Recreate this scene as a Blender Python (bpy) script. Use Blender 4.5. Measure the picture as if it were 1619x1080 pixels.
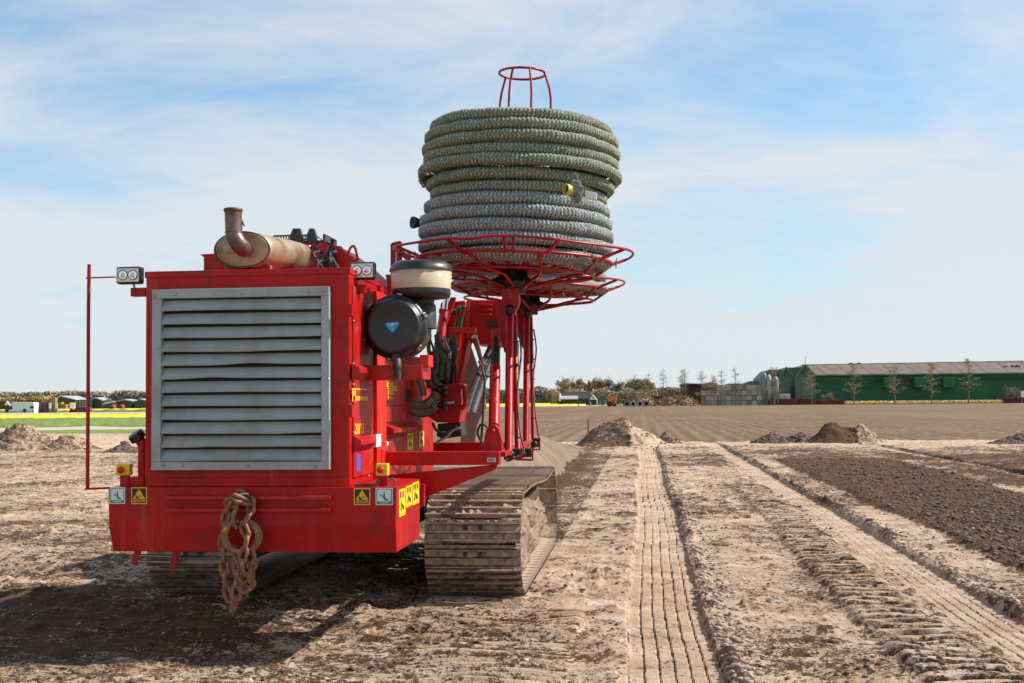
import bpy, math, random
import numpy as np
from mathutils import Vector, Matrix

# ------------------------------------------------------------------ camera, sky, sun, exposure
S = bpy.context.scene
for o in list(bpy.data.objects): bpy.data.objects.remove(o)
C = S.collection
F = 1950.0
ROLL = math.radians(0.5)
PITCH = math.atan(94.5 / F)
YAW = math.atan(204.0 / F)
EYE = Vector((0, 0, 1.6))
cd = bpy.data.cameras.new('camera'); cam = bpy.data.objects.new('camera', cd); C.objects.link(cam)
cd.sensor_width = 36.0; cd.lens = 36.0 * F / 1619.0; cd.clip_start = 0.1; cd.clip_end = 6000
MR = Matrix.Rotation(YAW, 3, 'Z') @ Matrix.Rotation(math.pi / 2 + PITCH, 3, 'X') @ Matrix.Rotation(-ROLL, 3, 'Z')
cam.matrix_world = Matrix.Translation(EYE) @ MR.to_4x4()
S.camera = cam

def at(px, py, Y):
    """world point of photo pixel (1619 wide) on the plane y = Y"""
    d = MR @ Vector(((px - 809.5) / F, (540 - py) / F, -1.0))
    return EYE + d * (Y / d.y)

SUN_AZ = math.radians(76.0)      # clockwise from +Y
SUN_EL = math.radians(43.0)
w = bpy.data.worlds.new('World'); S.world = w; w.use_nodes = True
nt = w.node_tree; N = nt.nodes; L = nt.links
for n in list(N): N.remove(n)
out = N.new('ShaderNodeOutputWorld'); bg = N.new('ShaderNodeBackground'); L.new(bg.outputs[0], out.inputs[0])
sky = N.new('ShaderNodeTexSky'); sky.sky_type = 'NISHITA'; sky.sun_disc = False
sky.sun_elevation = SUN_EL; sky.sun_rotation = SUN_AZ
sky.air_density = 1.0; sky.dust_density = 0.6; sky.ozone_density = 2.2
bg.inputs[1].default_value = 0.060
tc = N.new('ShaderNodeTexCoord')
sep = N.new('ShaderNodeSeparateXYZ'); L.new(tc.outputs['Generated'], sep.inputs[0])
def M(op, a, b=None, c=None, clamp=False, nodes=N, links=L):
    n = nodes.new('ShaderNodeMath'); n.operation = op; n.use_clamp = clamp
    for i, v in enumerate((a, b, c)):
        if v is None: continue
        if isinstance(v, (int, float)): n.inputs[i].default_value = v
        else: links.new(v, n.inputs[i])
    return n.outputs[0]
den = M('ADD', M('MAXIMUM', sep.outputs[2], 0.0), 0.16)
cmb = N.new('ShaderNodeCombineXYZ')
L.new(M('DIVIDE', sep.outputs[0], den), cmb.inputs[0]); L.new(M('DIVIDE', sep.outputs[1], den), cmb.inputs[1])
def wnoise(scale, detail, rough, dist, mapscale, rot, off=(0, 0, 0)):
    mp = N.new('ShaderNodeMapping'); L.new(cmb.outputs[0], mp.inputs[0])
    mp.inputs['Scale'].default_value = mapscale; mp.inputs['Rotation'].default_value = (0, 0, rot); mp.inputs['Location'].default_value = off
    n = N.new('ShaderNodeTexNoise'); L.new(mp.outputs[0], n.inputs['Vector'])
    n.inputs['Scale'].default_value = scale; n.inputs['Detail'].default_value = detail
    n.inputs['Roughness'].default_value = rough; n.inputs['Distortion'].default_value = dist
    return n.outputs[0]
def ramp(v, stops, nodes=N, links=L):
    r = nodes.new('ShaderNodeValToRGB'); links.new(v, r.inputs[0])
    e = r.color_ramp.elements
    while len(e) < len(stops): e.new(0.5)
    for i, (p, c) in enumerate(stops):
        e[i].position = p; e[i].color = (c, c, c, 1) if isinstance(c, (int, float)) else (*c, 1)
    return r.outputs[0]
OX, OY = 3.3, 5.0
soft = ramp(wnoise(0.70, 7, 0.56, 0.4, (1.0, 1.2, 1), 0.9, (OX, OY, 0)), [(0.36, 0.0), (0.62, 1.0)])
wisp = ramp(wnoise(1.7, 10, 0.62, 0.8, (0.85, 1.3, 1), 0.9, (4.0, 9.0, 0)), [(0.42, 0.0), (0.70, 1.0)])
low = ramp(sep.outputs[2], [(0.0, 0.80), (0.10, 0.54), (0.26, 0.13), (0.6, 0.05)])
f = M('ADD', M('MULTIPLY', soft, 0.72), M('MULTIPLY', wisp, 0.40))
f = M('ADD', f, low, clamp=True)
f = M('MINIMUM', f, 0.93)
mix = N.new('ShaderNodeMix'); mix.data_type = 'RGBA'
tint = N.new('ShaderNodeMix'); tint.data_type = 'RGBA'; tint.blend_type = 'MULTIPLY'; tint.inputs['Factor'].default_value = 1.0
L.new(sky.outputs[0], tint.inputs['A']); tint.inputs['B'].default_value = (1.02, 1.72, 1.95, 1)
L.new(f, mix.inputs['Factor']); L.new(tint.outputs['Result'], mix.inputs['A'])
mix.inputs['B'].default_value = (8.5, 8.95, 9.3, 1)
L.new(mix.outputs['Result'], bg.inputs[0])

sl = bpy.data.lights.new('sun', 'SUN'); sl.energy = 4.7; sl.angle = math.radians(0.5); sl.color = (1.0, 0.925, 0.83)
sun = bpy.data.objects.new('sun', sl); C.objects.link(sun)
sd = Vector((math.sin(SUN_AZ) * math.cos(SUN_EL), math.cos(SUN_AZ) * math.cos(SUN_EL), math.sin(SUN_EL)))
sun.rotation_euler = sd.to_track_quat('Z', 'Y').to_euler(); sun.location = (20, 10, 25)
S.view_settings.view_transform = 'Standard'; S.view_settings.look = 'None'
S.view_settings.exposure = 0.58; S.view_settings.gamma = 1.0; S.view_settings.use_curve_mapping = False

# ------------------------------------------------------------------ materials
def pbr(name, col, rough=0.6, metal=0.0, var=0.0, vs=8.0, dirt=None, dirt_lo=0.55, dirt_hi=0.75, ds=3.0, bump=0.0, bs=60.0, spec=0.5, coat=0.0, attr=None, col2=None, streak=None, chips=None):
    m = bpy.data.materials.new(name); m.use_nodes = True
    t = m.node_tree; n = t.nodes; l = t.links
    b = n['Principled BSDF']
    b.inputs['Roughness'].default_value = rough; b.inputs['Metallic'].default_value = metal
    b.inputs['Specular IOR Level'].default_value = spec
    b.inputs['Coat Weight'].default_value = coat; b.inputs['Coat Roughness'].default_value = 0.12
    co = n.new('ShaderNodeTexCoord').outputs['Object']
    def noise(s, d=4, r=0.55):
        k = n.new('ShaderNodeTexNoise'); l.new(co, k.inputs['Vector']); k.inputs['Scale'].default_value = s
        k.inputs['Detail'].default_value = d; k.inputs['Roughness'].default_value = r
        return k.outputs[0]
    def mixc(fac, a, bb):
        k = n.new('ShaderNodeMix'); k.data_type = 'RGBA'
        for s_, v in (('Factor', fac), ('A', a), ('B', bb)):
            if isinstance(v, (int, float)): k.inputs[s_].default_value = v
            elif isinstance(v, tuple): k.inputs[s_].default_value = (*v[:3], 1)
            else: l.new(v, k.inputs[s_])
        return k.outputs['Result']
    cur = tuple(col)
    if var > 0:
        c2 = col2 if col2 else tuple(c * (1 - var) for c in col)
        cur = mixc(ramp(noise(vs), [(0.35, 0), (0.65, 1)], n, l), cur, tuple(c2))
    if dirt:
        dm = ramp(noise(ds, 7, 0.62), [(dirt_lo, 0), (dirt_hi, 1)], n, l)
        cur = mixc(dm, cur, tuple(dirt))
        l.new(M('ADD', M('MULTIPLY', dm, max(0, 0.85 - rough), nodes=n, links=l), rough, nodes=n, links=l), b.inputs['Roughness'])
    if streak:
        mp = n.new('ShaderNodeMapping'); l.new(co, mp.inputs[0]); mp.inputs['Scale'].default_value = (13, 13, 0.9)
        k = n.new('ShaderNodeTexNoise'); l.new(mp.outputs[0], k.inputs['Vector']); k.inputs['Scale'].default_value = 1.0; k.inputs['Detail'].default_value = 5; k.inputs['Roughness'].default_value = 0.65
        cur = mixc(M('MULTIPLY', ramp(k.outputs[0], [(0.50, 0), (0.72, 0.55)], n, l), ramp(noise(1.6, 3), [(0.42, 0), (0.62, 1)], n, l), nodes=n, links=l), cur, tuple(streak))
        cur = mixc(ramp(noise(70, 3, 0.7), [(0.60, 0), (0.72, 0.28)], n, l), cur, (0.34, 0.20, 0.14))
    if chips:
        cur = mixc(ramp(noise(11, 6, 0.75), [(0.665, 0), (0.685, 0.85)], n, l), cur, tuple(chips))
    if isinstance(cur, tuple): b.inputs['Base Color'].default_value = (*cur, 1)
    else: l.new(cur, b.inputs['Base Color'])
    if bump > 0:
        bp = n.new('ShaderNodeBump'); bp.inputs['Strength'].default_value = 1.0; bp.inputs['Distance'].default_value = bump
        l.new(noise(bs, 5, 0.6), bp.inputs['Height']); l.new(bp.outputs[0], b.inputs['Normal'])
    return m
MT = {}
DUST = (0.30, 0.21, 0.15)
MT['red'] = pbr('red_paint', (0.44, 0.0012, 0.004), 0.40, spec=0.25, var=0.22, vs=2.2, dirt=(0.17, 0.022, 0.016), dirt_lo=0.55, dirt_hi=0.72, ds=4.5, bump=0.0012, bs=5.0, coat=0.03, streak=(0.42, 0.075, 0.06), chips=(0.07, 0.03, 0.022))
MT['red_dusty'] = pbr('dusty_red_paint', (0.47, 0.003, 0.004), 0.40, spec=0.35, var=0.35, vs=6, dirt=(0.30, 0.07, 0.05), dirt_lo=0.54, dirt_hi=0.78, ds=7, bump=0.001, bs=8, streak=(0.40, 0.10, 0.07), chips=(0.08, 0.035, 0.025))
MT['red_bright'] = pbr('orange_red_paint', (0.70, 0.012, 0.004), 0.42, spec=0.3, var=0.25, vs=5, dirt=(0.32, 0.10, 0.06), dirt_lo=0.56, dirt_hi=0.8, ds=6, streak=(0.45, 0.16, 0.10))
MT['red_tube'] = pbr('red_tube_paint', (0.40, 0.003, 0.005), 0.36, spec=0.35, var=0.3, vs=9, dirt=(0.16, 0.05, 0.03), dirt_lo=0.58, dirt_hi=0.72, ds=16)
MT['grey_paint'] = pbr('grey_grille_paint', (0.36, 0.385, 0.39), 0.5, spec=0.35, var=0.15, vs=5, dirt=(0.30, 0.26, 0.21), dirt_lo=0.50, dirt_hi=0.8, ds=5, bump=0.0006, bs=200, streak=(0.30, 0.27, 0.23), chips=(0.16, 0.10, 0.07))
MT['black'] = pbr('black_plastic', (0.016, 0.016, 0.020), 0.36, var=0.3, vs=9, dirt=(0.12, 0.10, 0.08), dirt_lo=0.50, dirt_hi=0.85, ds=5, bump=0.0008, bs=120)
MT['rubber'] = pbr('black_rubber', (0.03, 0.028, 0.027), 0.55, dirt=(0.16, 0.12, 0.08), dirt_lo=0.5, dirt_hi=0.8, ds=12)
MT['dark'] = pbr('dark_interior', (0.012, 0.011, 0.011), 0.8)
MT['greasy'] = pbr('greasy_black_metal', (0.03, 0.024, 0.022), 0.38, metal=0.3, var=0.5, vs=20, dirt=(0.14, 0.09, 0.06), ds=14)
MT['steel'] = pbr('steel', (0.45, 0.44, 0.43), 0.33, metal=0.9, var=0.3, vs=20)
MT['chrome'] = pbr('chrome', (0.75, 0.77, 0.8), 0.12, metal=1.0)
MT['hose_tan'] = pbr('dusty_hose', (0.20, 0.135, 0.085), 0.6, var=0.5, vs=9, dirt=(0.06, 0.045, 0.035), ds=9)
MT['rust'] = pbr('rusty_steel', (0.27, 0.105, 0.045), 0.72, var=0.4, vs=28, dirt=(0.46, 0.27, 0.17), dirt_lo=0.5, dirt_hi=0.7, ds=22, bump=0.002, bs=90)
MT['hook'] = pbr('worn_yellow_hook', (0.24, 0.12, 0.06), 0.6, var=0.3, vs=30, dirt=(0.66, 0.32, 0.02), dirt_lo=0.60, dirt_hi=0.65, ds=18, bump=0.002, bs=70)
MT['muffler'] = pbr('scorched_muffler', (0.46, 0.36, 0.24), 0.42, metal=0.45, var=0.5, vs=4, col2=(0.24, 0.12, 0.05), dirt=(0.12, 0.05, 0.025), dirt_lo=0.58, dirt_hi=0.8, ds=9, bump=0.001, bs=60)
MT['pipe'] = pbr('scorched_pipe', (0.20, 0.125, 0.11), 0.42, metal=0.5, var=0.5, vs=8, dirt=(0.11, 0.04, 0.02), ds=7)
MT['yellow'] = pbr('yellow_plastic', (0.80, 0.52, 0.01), 0.35, var=0.1)
MT['button'] = pbr('red_button', (0.6, 0.01, 0.01), 0.3)
MT['sticker_yellow'] = pbr('yellow_sticker', (0.85, 0.62, 0.01), 0.4, dirt=(0.5, 0.4, 0.2), dirt_lo=0.6, dirt_hi=0.9)
MT['sticker_orange'] = pbr('orange_sticker', (0.80, 0.40, 0.01), 0.4)
MT['sticker_black'] = pbr('black_print', (0.012, 0.012, 0.012), 0.5)
MT['sticker_white'] = pbr('white_sticker', (0.72, 0.74, 0.74), 0.4, var=0.15, vs=20)
MT['sticker_green'] = pbr('green_print', (0.01, 0.20, 0.12), 0.4)
MT['sticker_blue'] = pbr('blue_print', (0.0, 0.33, 0.72), 0.35)
MT['sticker_navy'] = pbr('navy_print', (0.06, 0.10, 0.50), 0.4)
MT['lettering'] = pbr('yellow_lettering', (0.85, 0.50, 0.01), 0.4)
MT['lens'] = pbr('lamp_glass', (0.55, 0.55, 0.50), 0.08, metal=0.35, coat=1.0)
MT['reflector'] = pbr('lamp_reflector', (0.80, 0.80, 0.76), 0.12, metal=1.0)
MT['shoe_mud'] = pbr('sand_caked_shoe', (0.12, 0.078, 0.053), 0.85, var=0.4, vs=12, dirt=(0.46, 0.34, 0.24), dirt_lo=0.36, dirt_hi=0.56, ds=6, bump=0.012, bs=24)
MT['shoe_sand'] = pbr('sand_on_shoe', (0.46, 0.35, 0.26), 0.95, var=0.45, vs=16, bump=0.008, bs=60)
MT['shoe'] = pbr('muddy_track_steel', (0.075, 0.05, 0.037), 0.60, metal=0.1, var=0.4, vs=14, dirt=(0.30, 0.21, 0.15), dirt_lo=0.52, dirt_hi=0.70, ds=9, bump=0.004, bs=35)
MT['shoe_edge'] = pbr('worn_grouser_steel', (0.42, 0.31, 0.27), 0.34, metal=0.6, var=0.4, vs=30, dirt=(0.22, 0.14, 0.09), dirt_lo=0.5, dirt_hi=0.7, ds=12)
MT['mud'] = pbr('caked_mud', (0.30, 0.205, 0.14), 0.9, var=0.5, vs=9, bump=0.02, bs=22)
MT['concrete'] = pbr('grey_flap', (0.36, 0.33, 0.29), 0.75, var=0.4, vs=3, dirt=(0.16, 0.14, 0.12), ds=5, bump=0.003, bs=20)
MT['wood'] = pbr('weathered_wood', (0.30, 0.20, 0.12), 0.8, var=0.4, vs=30)
MT['bark'] = pbr('grey_bark', (0.10, 0.078, 0.06), 0.9, var=0.3, vs=4)
MT['bark_thin'] = pbr('young_bark', (0.16, 0.125, 0.09), 0.9)
MT['bud'] = pbr('brown_buds', (0.36, 0.26, 0.12), 0.8, var=0.5, vs=0.6, col2=(0.27, 0.23, 0.10))
MT['leaf_new'] = pbr('new_leaves', (0.34, 0.28, 0.17), 0.8, var=0.5, vs=0.25, col2=(0.34, 0.27, 0.17))
MT['leaf_brown'] = pbr('bare_twigs', (0.36, 0.28, 0.21), 0.85, var=0.4, vs=0.15, col2=(0.32, 0.25, 0.15))
MT['wood_far'] = pbr('far_woodland', (0.27, 0.225, 0.19), 0.9, var=0.4, vs=0.05, col2=(0.32, 0.26, 0.15))
MT['barn_green'] = pbr('dark_green_cladding', (0.010, 0.125, 0.052), 0.6, var=0.25, vs=0.3)
MT['barn_front'] = pbr('faded_green_cladding', (0.085, 0.17, 0.11), 0.55, var=0.2, vs=0.4)
MT['barn_trim'] = pbr('green_trim', (0.05, 0.22, 0.11), 0.5)
MT['barn_roof'] = pbr('brown_corrugated_roof', (0.20, 0.15, 0.13), 0.7, spec=0.2, var=0.25, vs=0.4)
MT['shed_dark'] = pbr('dark_teal_cladding', (0.012, 0.035, 0.038), 0.5, var=0.2, vs=0.5)
MT['shed_roof'] = pbr('light_grey_roof', (0.42, 0.43, 0.44), 0.45, var=0.2, vs=0.6)
MT['shed_brown'] = pbr('dark_brown_boards', (0.045, 0.026, 0.024), 0.7)
MT['white'] = pbr('white_paint', (0.78, 0.79, 0.80), 0.3)
MT['glass'] = pbr('dark_glass', (0.02, 0.025, 0.03), 0.08)
MT['car_red'] = pbr('dark_red_car_paint', (0.30, 0.004, 0.02), 0.22, coat=0.6)
MT['maroon'] = pbr('maroon_paint', (0.08, 0.012, 0.03), 0.4)
MT['orange'] = pbr('orange_paint', (0.65, 0.22, 0.02), 0.5)
MT['crate_far'] = pbr('weathered_crate_wood', (0.33, 0.29, 0.26), 0.8, var=0.35, vs=0.7)
MT['crate_orange'] = pbr('new_crate_wood', (0.50, 0.24, 0.08), 0.8, var=0.3, vs=1)
MT['straw'] = pbr('straw_and_manure', (0.30, 0.19, 0.11), 0.95, var=0.5, vs=0.9, bump=0.1, bs=3)
MT['silo'] = pbr('grey_silo', (0.19, 0.20, 0.21), 0.5)
MT['silo_light'] = pbr('light_silo', (0.38, 0.36, 0.33), 0.5)
MT['hedge'] = pbr('beech_hedge', (0.15, 0.055, 0.035), 0.9, var=0.4, vs=0.8)
MT['tulip'] = pbr('yellow_tulips', (0.70, 0.50, 0.01), 0.8, var=0.3, vs=0.5, col2=(0.45, 0.45, 0.01))
MT['crop'] = pbr('green_crop', (0.125, 0.175, 0.03), 0.8, var=0.45, vs=1.2, col2=(0.17, 0.23, 0.05))
MT['grass'] = pbr('grass', (0.17, 0.24, 0.03), 0.85, var=0.4, vs=0.7)
MT['path'] = pbr('sandy_path', (0.50, 0.42, 0.33), 0.9, var=0.2, vs=0.5)
MT['clod'] = pbr('dark_soil_clod', (0.17, 0.115, 0.078), 0.95, var=0.4, vs=6)
MT['clod_pale'] = pbr('pale_soil_clod', (0.42, 0.32, 0.255), 0.95, var=0.4, vs=6)
MT['stone'] = pbr('white_pebble', (0.70, 0.68, 0.64), 0.8)
MT['soil'] = pbr('dug_soil', (0.22, 0.15, 0.10), 0.95, var=0.5, vs=1.3, col2=(0.15, 0.10, 0.066), bump=0.03, bs=9)
MT['soil_dark'] = pbr('dark_dug_soil', (0.16, 0.105, 0.075), 0.95, var=0.5, vs=2.3, bump=0.05, bs=6)
MT['sand'] = pbr('pale_pressed_sand', (0.52, 0.41, 0.33), 0.95, var=0.25, vs=2, bump=0.01, bs=12)
MT['yellow_pipe'] = pbr('yellow_drain_pipe', (0.62, 0.52, 0.10), 0.45)
MT['sprout'] = pbr('green_sprout', (0.16, 0.30, 0.03), 0.7)
MT['fluff'] = pbr('frayed_grey_fibre', (0.42, 0.46, 0.44), 0.95, var=0.5, vs=30, spec=0.1)
MT['fluff_green'] = pbr('frayed_green_fibre', (0.20, 0.26, 0.17), 0.95, var=0.5, vs=30, spec=0.1)
MT['tag'] = pbr('white_tag', (0.70, 0.70, 0.72), 0.5)
MT['plate_red'] = pbr('tractor_red', (0.45, 0.02, 0.02), 0.4)

# see-through beige bowl of the pre-cleaner
mb_ = bpy.data.materials.new('yellowed_clear_plastic'); mb_.use_nodes = True
b_ = mb_.node_tree.nodes['Principled BSDF']; b_.inputs['Base Color'].default_value = (0.80, 0.66, 0.47, 1)
b_.inputs['Roughness'].default_value = 0.16; b_.inputs['Transmission Weight'].default_value = 0.38; b_.inputs['IOR'].default_value = 1.2
MT['bowl'] = mb_

# knitted coconut/fibre wrap, follows the uv of the windings
def knit(name, c1, c2, c3):
    m = bpy.data.materials.new(name); m.use_nodes = True
    t = m.node_tree; n = t.nodes; l = t.links; b = n['Principled BSDF']; b.inputs['Roughness'].default_value = 0.95
    b.inputs['Specular IOR Level'].default_value = 0.25
    tcn = n.new('ShaderNodeTexCoord')
    no = n.new('ShaderNodeTexNoise'); l.new(tcn.outputs['Object'], no.inputs['Vector']); no.inputs['Scale'].default_value = 3.5; no.inputs['Detail'].default_value = 5
    fi = n.new('ShaderNodeTexNoise'); l.new(tcn.outputs['Object'], fi.inputs['Vector']); fi.inputs['Scale'].default_value = 95; fi.inputs['Detail'].default_value = 3; fi.inputs['Roughness'].default_value = 0.75
    at_ = n.new('ShaderNodeAttribute'); at_.attribute_name = 'knit'
    k = at_.outputs['Fac']
    def mixc(fac, a, bb):
        q = n.new('ShaderNodeMix'); q.data_type = 'RGBA'; l.new(fac, q.inputs['Factor'])
        for s_, v in (('A', a), ('B', bb)):
            if isinstance(v, tuple): q.inputs[s_].default_value = (*v, 1)
            else: l.new(v, q.inputs[s_])
        return q.outputs['Result']
    c = mixc(ramp(no.outputs[0], [(0.38, 0), (0.62, 1)], n, l), c1, c2)
    c = mixc(ramp(fi.outputs[0], [(0.47, 0), (0.66, 1.0)], n, l), c, c3)
    c = mixc(ramp(k, [(0.0, 0.7), (0.55, 0.0)], n, l), c, tuple(x * 0.30 for x in c1))
    l.new(c, b.inputs['Base Color'])
    bp = n.new('ShaderNodeBump'); bp.inputs['Distance'].default_value = 0.006; l.new(fi.outputs[0], bp.inputs['Height']); l.new(bp.outputs[0], b.inputs['Normal'])
    return m
MT['knit_green'] = knit('green_fibre_wrap', (0.135, 0.175, 0.125), (0.18, 0.18, 0.13), (0.62, 0.64, 0.52))
MT['knit_grey'] = knit('grey_blue_fibre_wrap', (0.155, 0.19, 0.205), (0.20, 0.205, 0.20), (0.74, 0.76, 0.76))

# ground material: attribute 'soil' (0 pale dry crust .. 1 dark loose soil and painted shade), 'rust' reddish crumbs
def ground_mat(name):
    m = bpy.data.materials.new(name); m.use_nodes = True
    t = m.node_tree; n = t.nodes; l = t.links; b = n['Principled BSDF']; b.inputs['Roughness'].default_value = 0.95
    b.inputs['Specular IOR Level'].default_value = 0.15
    tcn = n.new('ShaderNodeTexCoord').outputs['Object']
    def noise(s, d=5, r=0.6, dist=0.0, sc=None):
        k = n.new('ShaderNodeTexNoise'); k.inputs['Scale'].default_value = s; k.inputs['Detail'].default_value = d
        k.inputs['Roughness'].default_value = r; k.inputs['Distortion'].default_value = dist
        if sc:
            mp = n.new('ShaderNodeMapping'); l.new(tcn, mp.inputs[0]); mp.inputs['Scale'].default_value = sc; l.new(mp.outputs[0], k.inputs['Vector'])
        else: l.new(tcn, k.inputs['Vector'])
        return k.outputs[0]
    def mm(op, a, bb=None, clamp=False): return M(op, a, bb, clamp=clamp, nodes=n, links=l)
    def mixc(fac, a, bb):
        q = n.new('ShaderNodeMix'); q.data_type = 'RGBA'; l.new(fac, q.inputs['Factor'])
        for s_, v in (('A', a), ('B', bb)):
            if isinstance(v, tuple): q.inputs[s_].default_value = (*v, 1)
            else: l.new(v, q.inputs[s_])
        return q.outputs['Result']
    def attr(nm):
        a = n.new('ShaderNodeAttribute'); a.attribute_name = nm; return a.outputs['Fac']
    soil, rust = attr('soil'), attr('rust')
    big = noise(0.45, 4); mid = noise(5.5, 6, 0.68, 0.4); fine = noise(30, 5, 0.75, 0.3); vfine = noise(120, 3, 0.7)
    # darkness field: patches of crumbs
    d = mm('ADD', mm('MULTIPLY', mm('SUBTRACT', mid, 0.5), 2.2), mm('MULTIPLY', mm('SUBTRACT', fine, 0.5), 3.0))
    d = mm('ADD', d, mm('MULTIPLY', mm('SUBTRACT', vfine, 0.5), 0.9))
    d = mm('ADD', d, mm('MULTIPLY', mm('SUBTRACT', big, 0.5), 0.9))
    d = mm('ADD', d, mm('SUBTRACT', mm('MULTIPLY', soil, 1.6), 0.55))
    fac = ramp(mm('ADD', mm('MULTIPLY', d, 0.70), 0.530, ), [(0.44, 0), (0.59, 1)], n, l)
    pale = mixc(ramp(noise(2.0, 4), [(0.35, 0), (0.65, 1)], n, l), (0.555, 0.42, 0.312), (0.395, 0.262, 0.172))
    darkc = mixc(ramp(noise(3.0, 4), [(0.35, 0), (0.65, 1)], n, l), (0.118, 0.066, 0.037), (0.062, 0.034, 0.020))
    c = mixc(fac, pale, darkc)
    rf = ramp(mm('MULTIPLY', rust, mm('ADD', fine, 0.3)), [(0.25, 0), (0.6, 0.75)], n, l)
    c = mixc(rf, c, (0.28, 0.125, 0.055))
    st = ramp(noise(55, 2, 0.5), [(0.745, 0), (0.765, 1)], n, l)
    c = mixc(mm('MULTIPLY', st, 0.6), c, (0.66, 0.62, 0.56))
    l.new(c, b.inputs['Base Color'])
    bp = n.new('ShaderNodeBump'); bp.inputs['Distance'].default_value = 0.02; bp.inputs['Strength'].default_value = 1.0
    l.new(mm('ADD', fine, mm('MULTIPLY', vfine, 0.35)), bp.inputs['Height']); l.new(bp.outputs[0], b.inputs['Normal'])
    return m
MT['ground'] = ground_mat('sandy_soil')
def field_mat(name):
    m = bpy.data.materials.new(name); m.use_nodes = True
    t = m.node_tree; n = t.nodes; l = t.links; b = n['Principled BSDF']; b.inputs['Roughness'].default_value = 0.95
    b.inputs['Specular IOR Level'].default_value = 0.15
    tcn = n.new('ShaderNodeTexCoord').outputs['Object']
    def noise(s, d=5, r=0.6, sc=None):
        k = n.new('ShaderNodeTexNoise'); k.inputs['Scale'].default_value = s; k.inputs['Detail'].default_value = d; k.inputs['Roughness'].default_value = r
        if sc:
            mp = n.new('ShaderNodeMapping'); l.new(tcn, mp.inputs[0]); mp.inputs['Scale'].default_value = sc; l.new(mp.outputs[0], k.inputs['Vector'])
        else: l.new(tcn, k.inputs['Vector'])
        return k.outputs[0]
    def mixc(fac, a, bb):
        q = n.new('ShaderNodeMix'); q.data_type = 'RGBA'; l.new(fac, q.inputs['Factor'])
        for s_, v in (('A', a), ('B', bb)):
            if isinstance(v, tuple): q.inputs[s_].default_value = (*v, 1)
            else: l.new(v, q.inputs[s_])
        return q.outputs['Result']
    c = mixc(ramp(noise(3.5, 6, 0.7), [(0.35, 0), (0.68, 1)], n, l), (0.205, 0.128, 0.077), (0.112, 0.068, 0.041))
    g = M('MULTIPLY', ramp(noise(0.045, 4, 0.5, (0.6, 1.0, 1)), [(0.45, 0), (0.62, 1)], n, l), ramp(noise(4.0, 5, 0.7), [(0.46, 0), (0.58, 1)], n, l), nodes=n, links=l)
    c = mixc(M('MULTIPLY', g, 0.4, nodes=n, links=l), c, (0.20, 0.205, 0.05))
    p = ramp(noise(0.12, 5, 0.6, (3.0, 0.12, 1)), [(0.50, 0), (0.68, 0.55)], n, l)
    c = mixc(p, c, (0.24, 0.17, 0.115))
    a = n.new('ShaderNodeAttribute'); a.attribute_name = 'soil'
    c = mixc(a.outputs['Fac'], c, (0.10, 0.066, 0.046))
    l.new(c, b.inputs['Base Color'])
    return m
MT['field'] = field_mat('ploughed_field')

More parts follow.
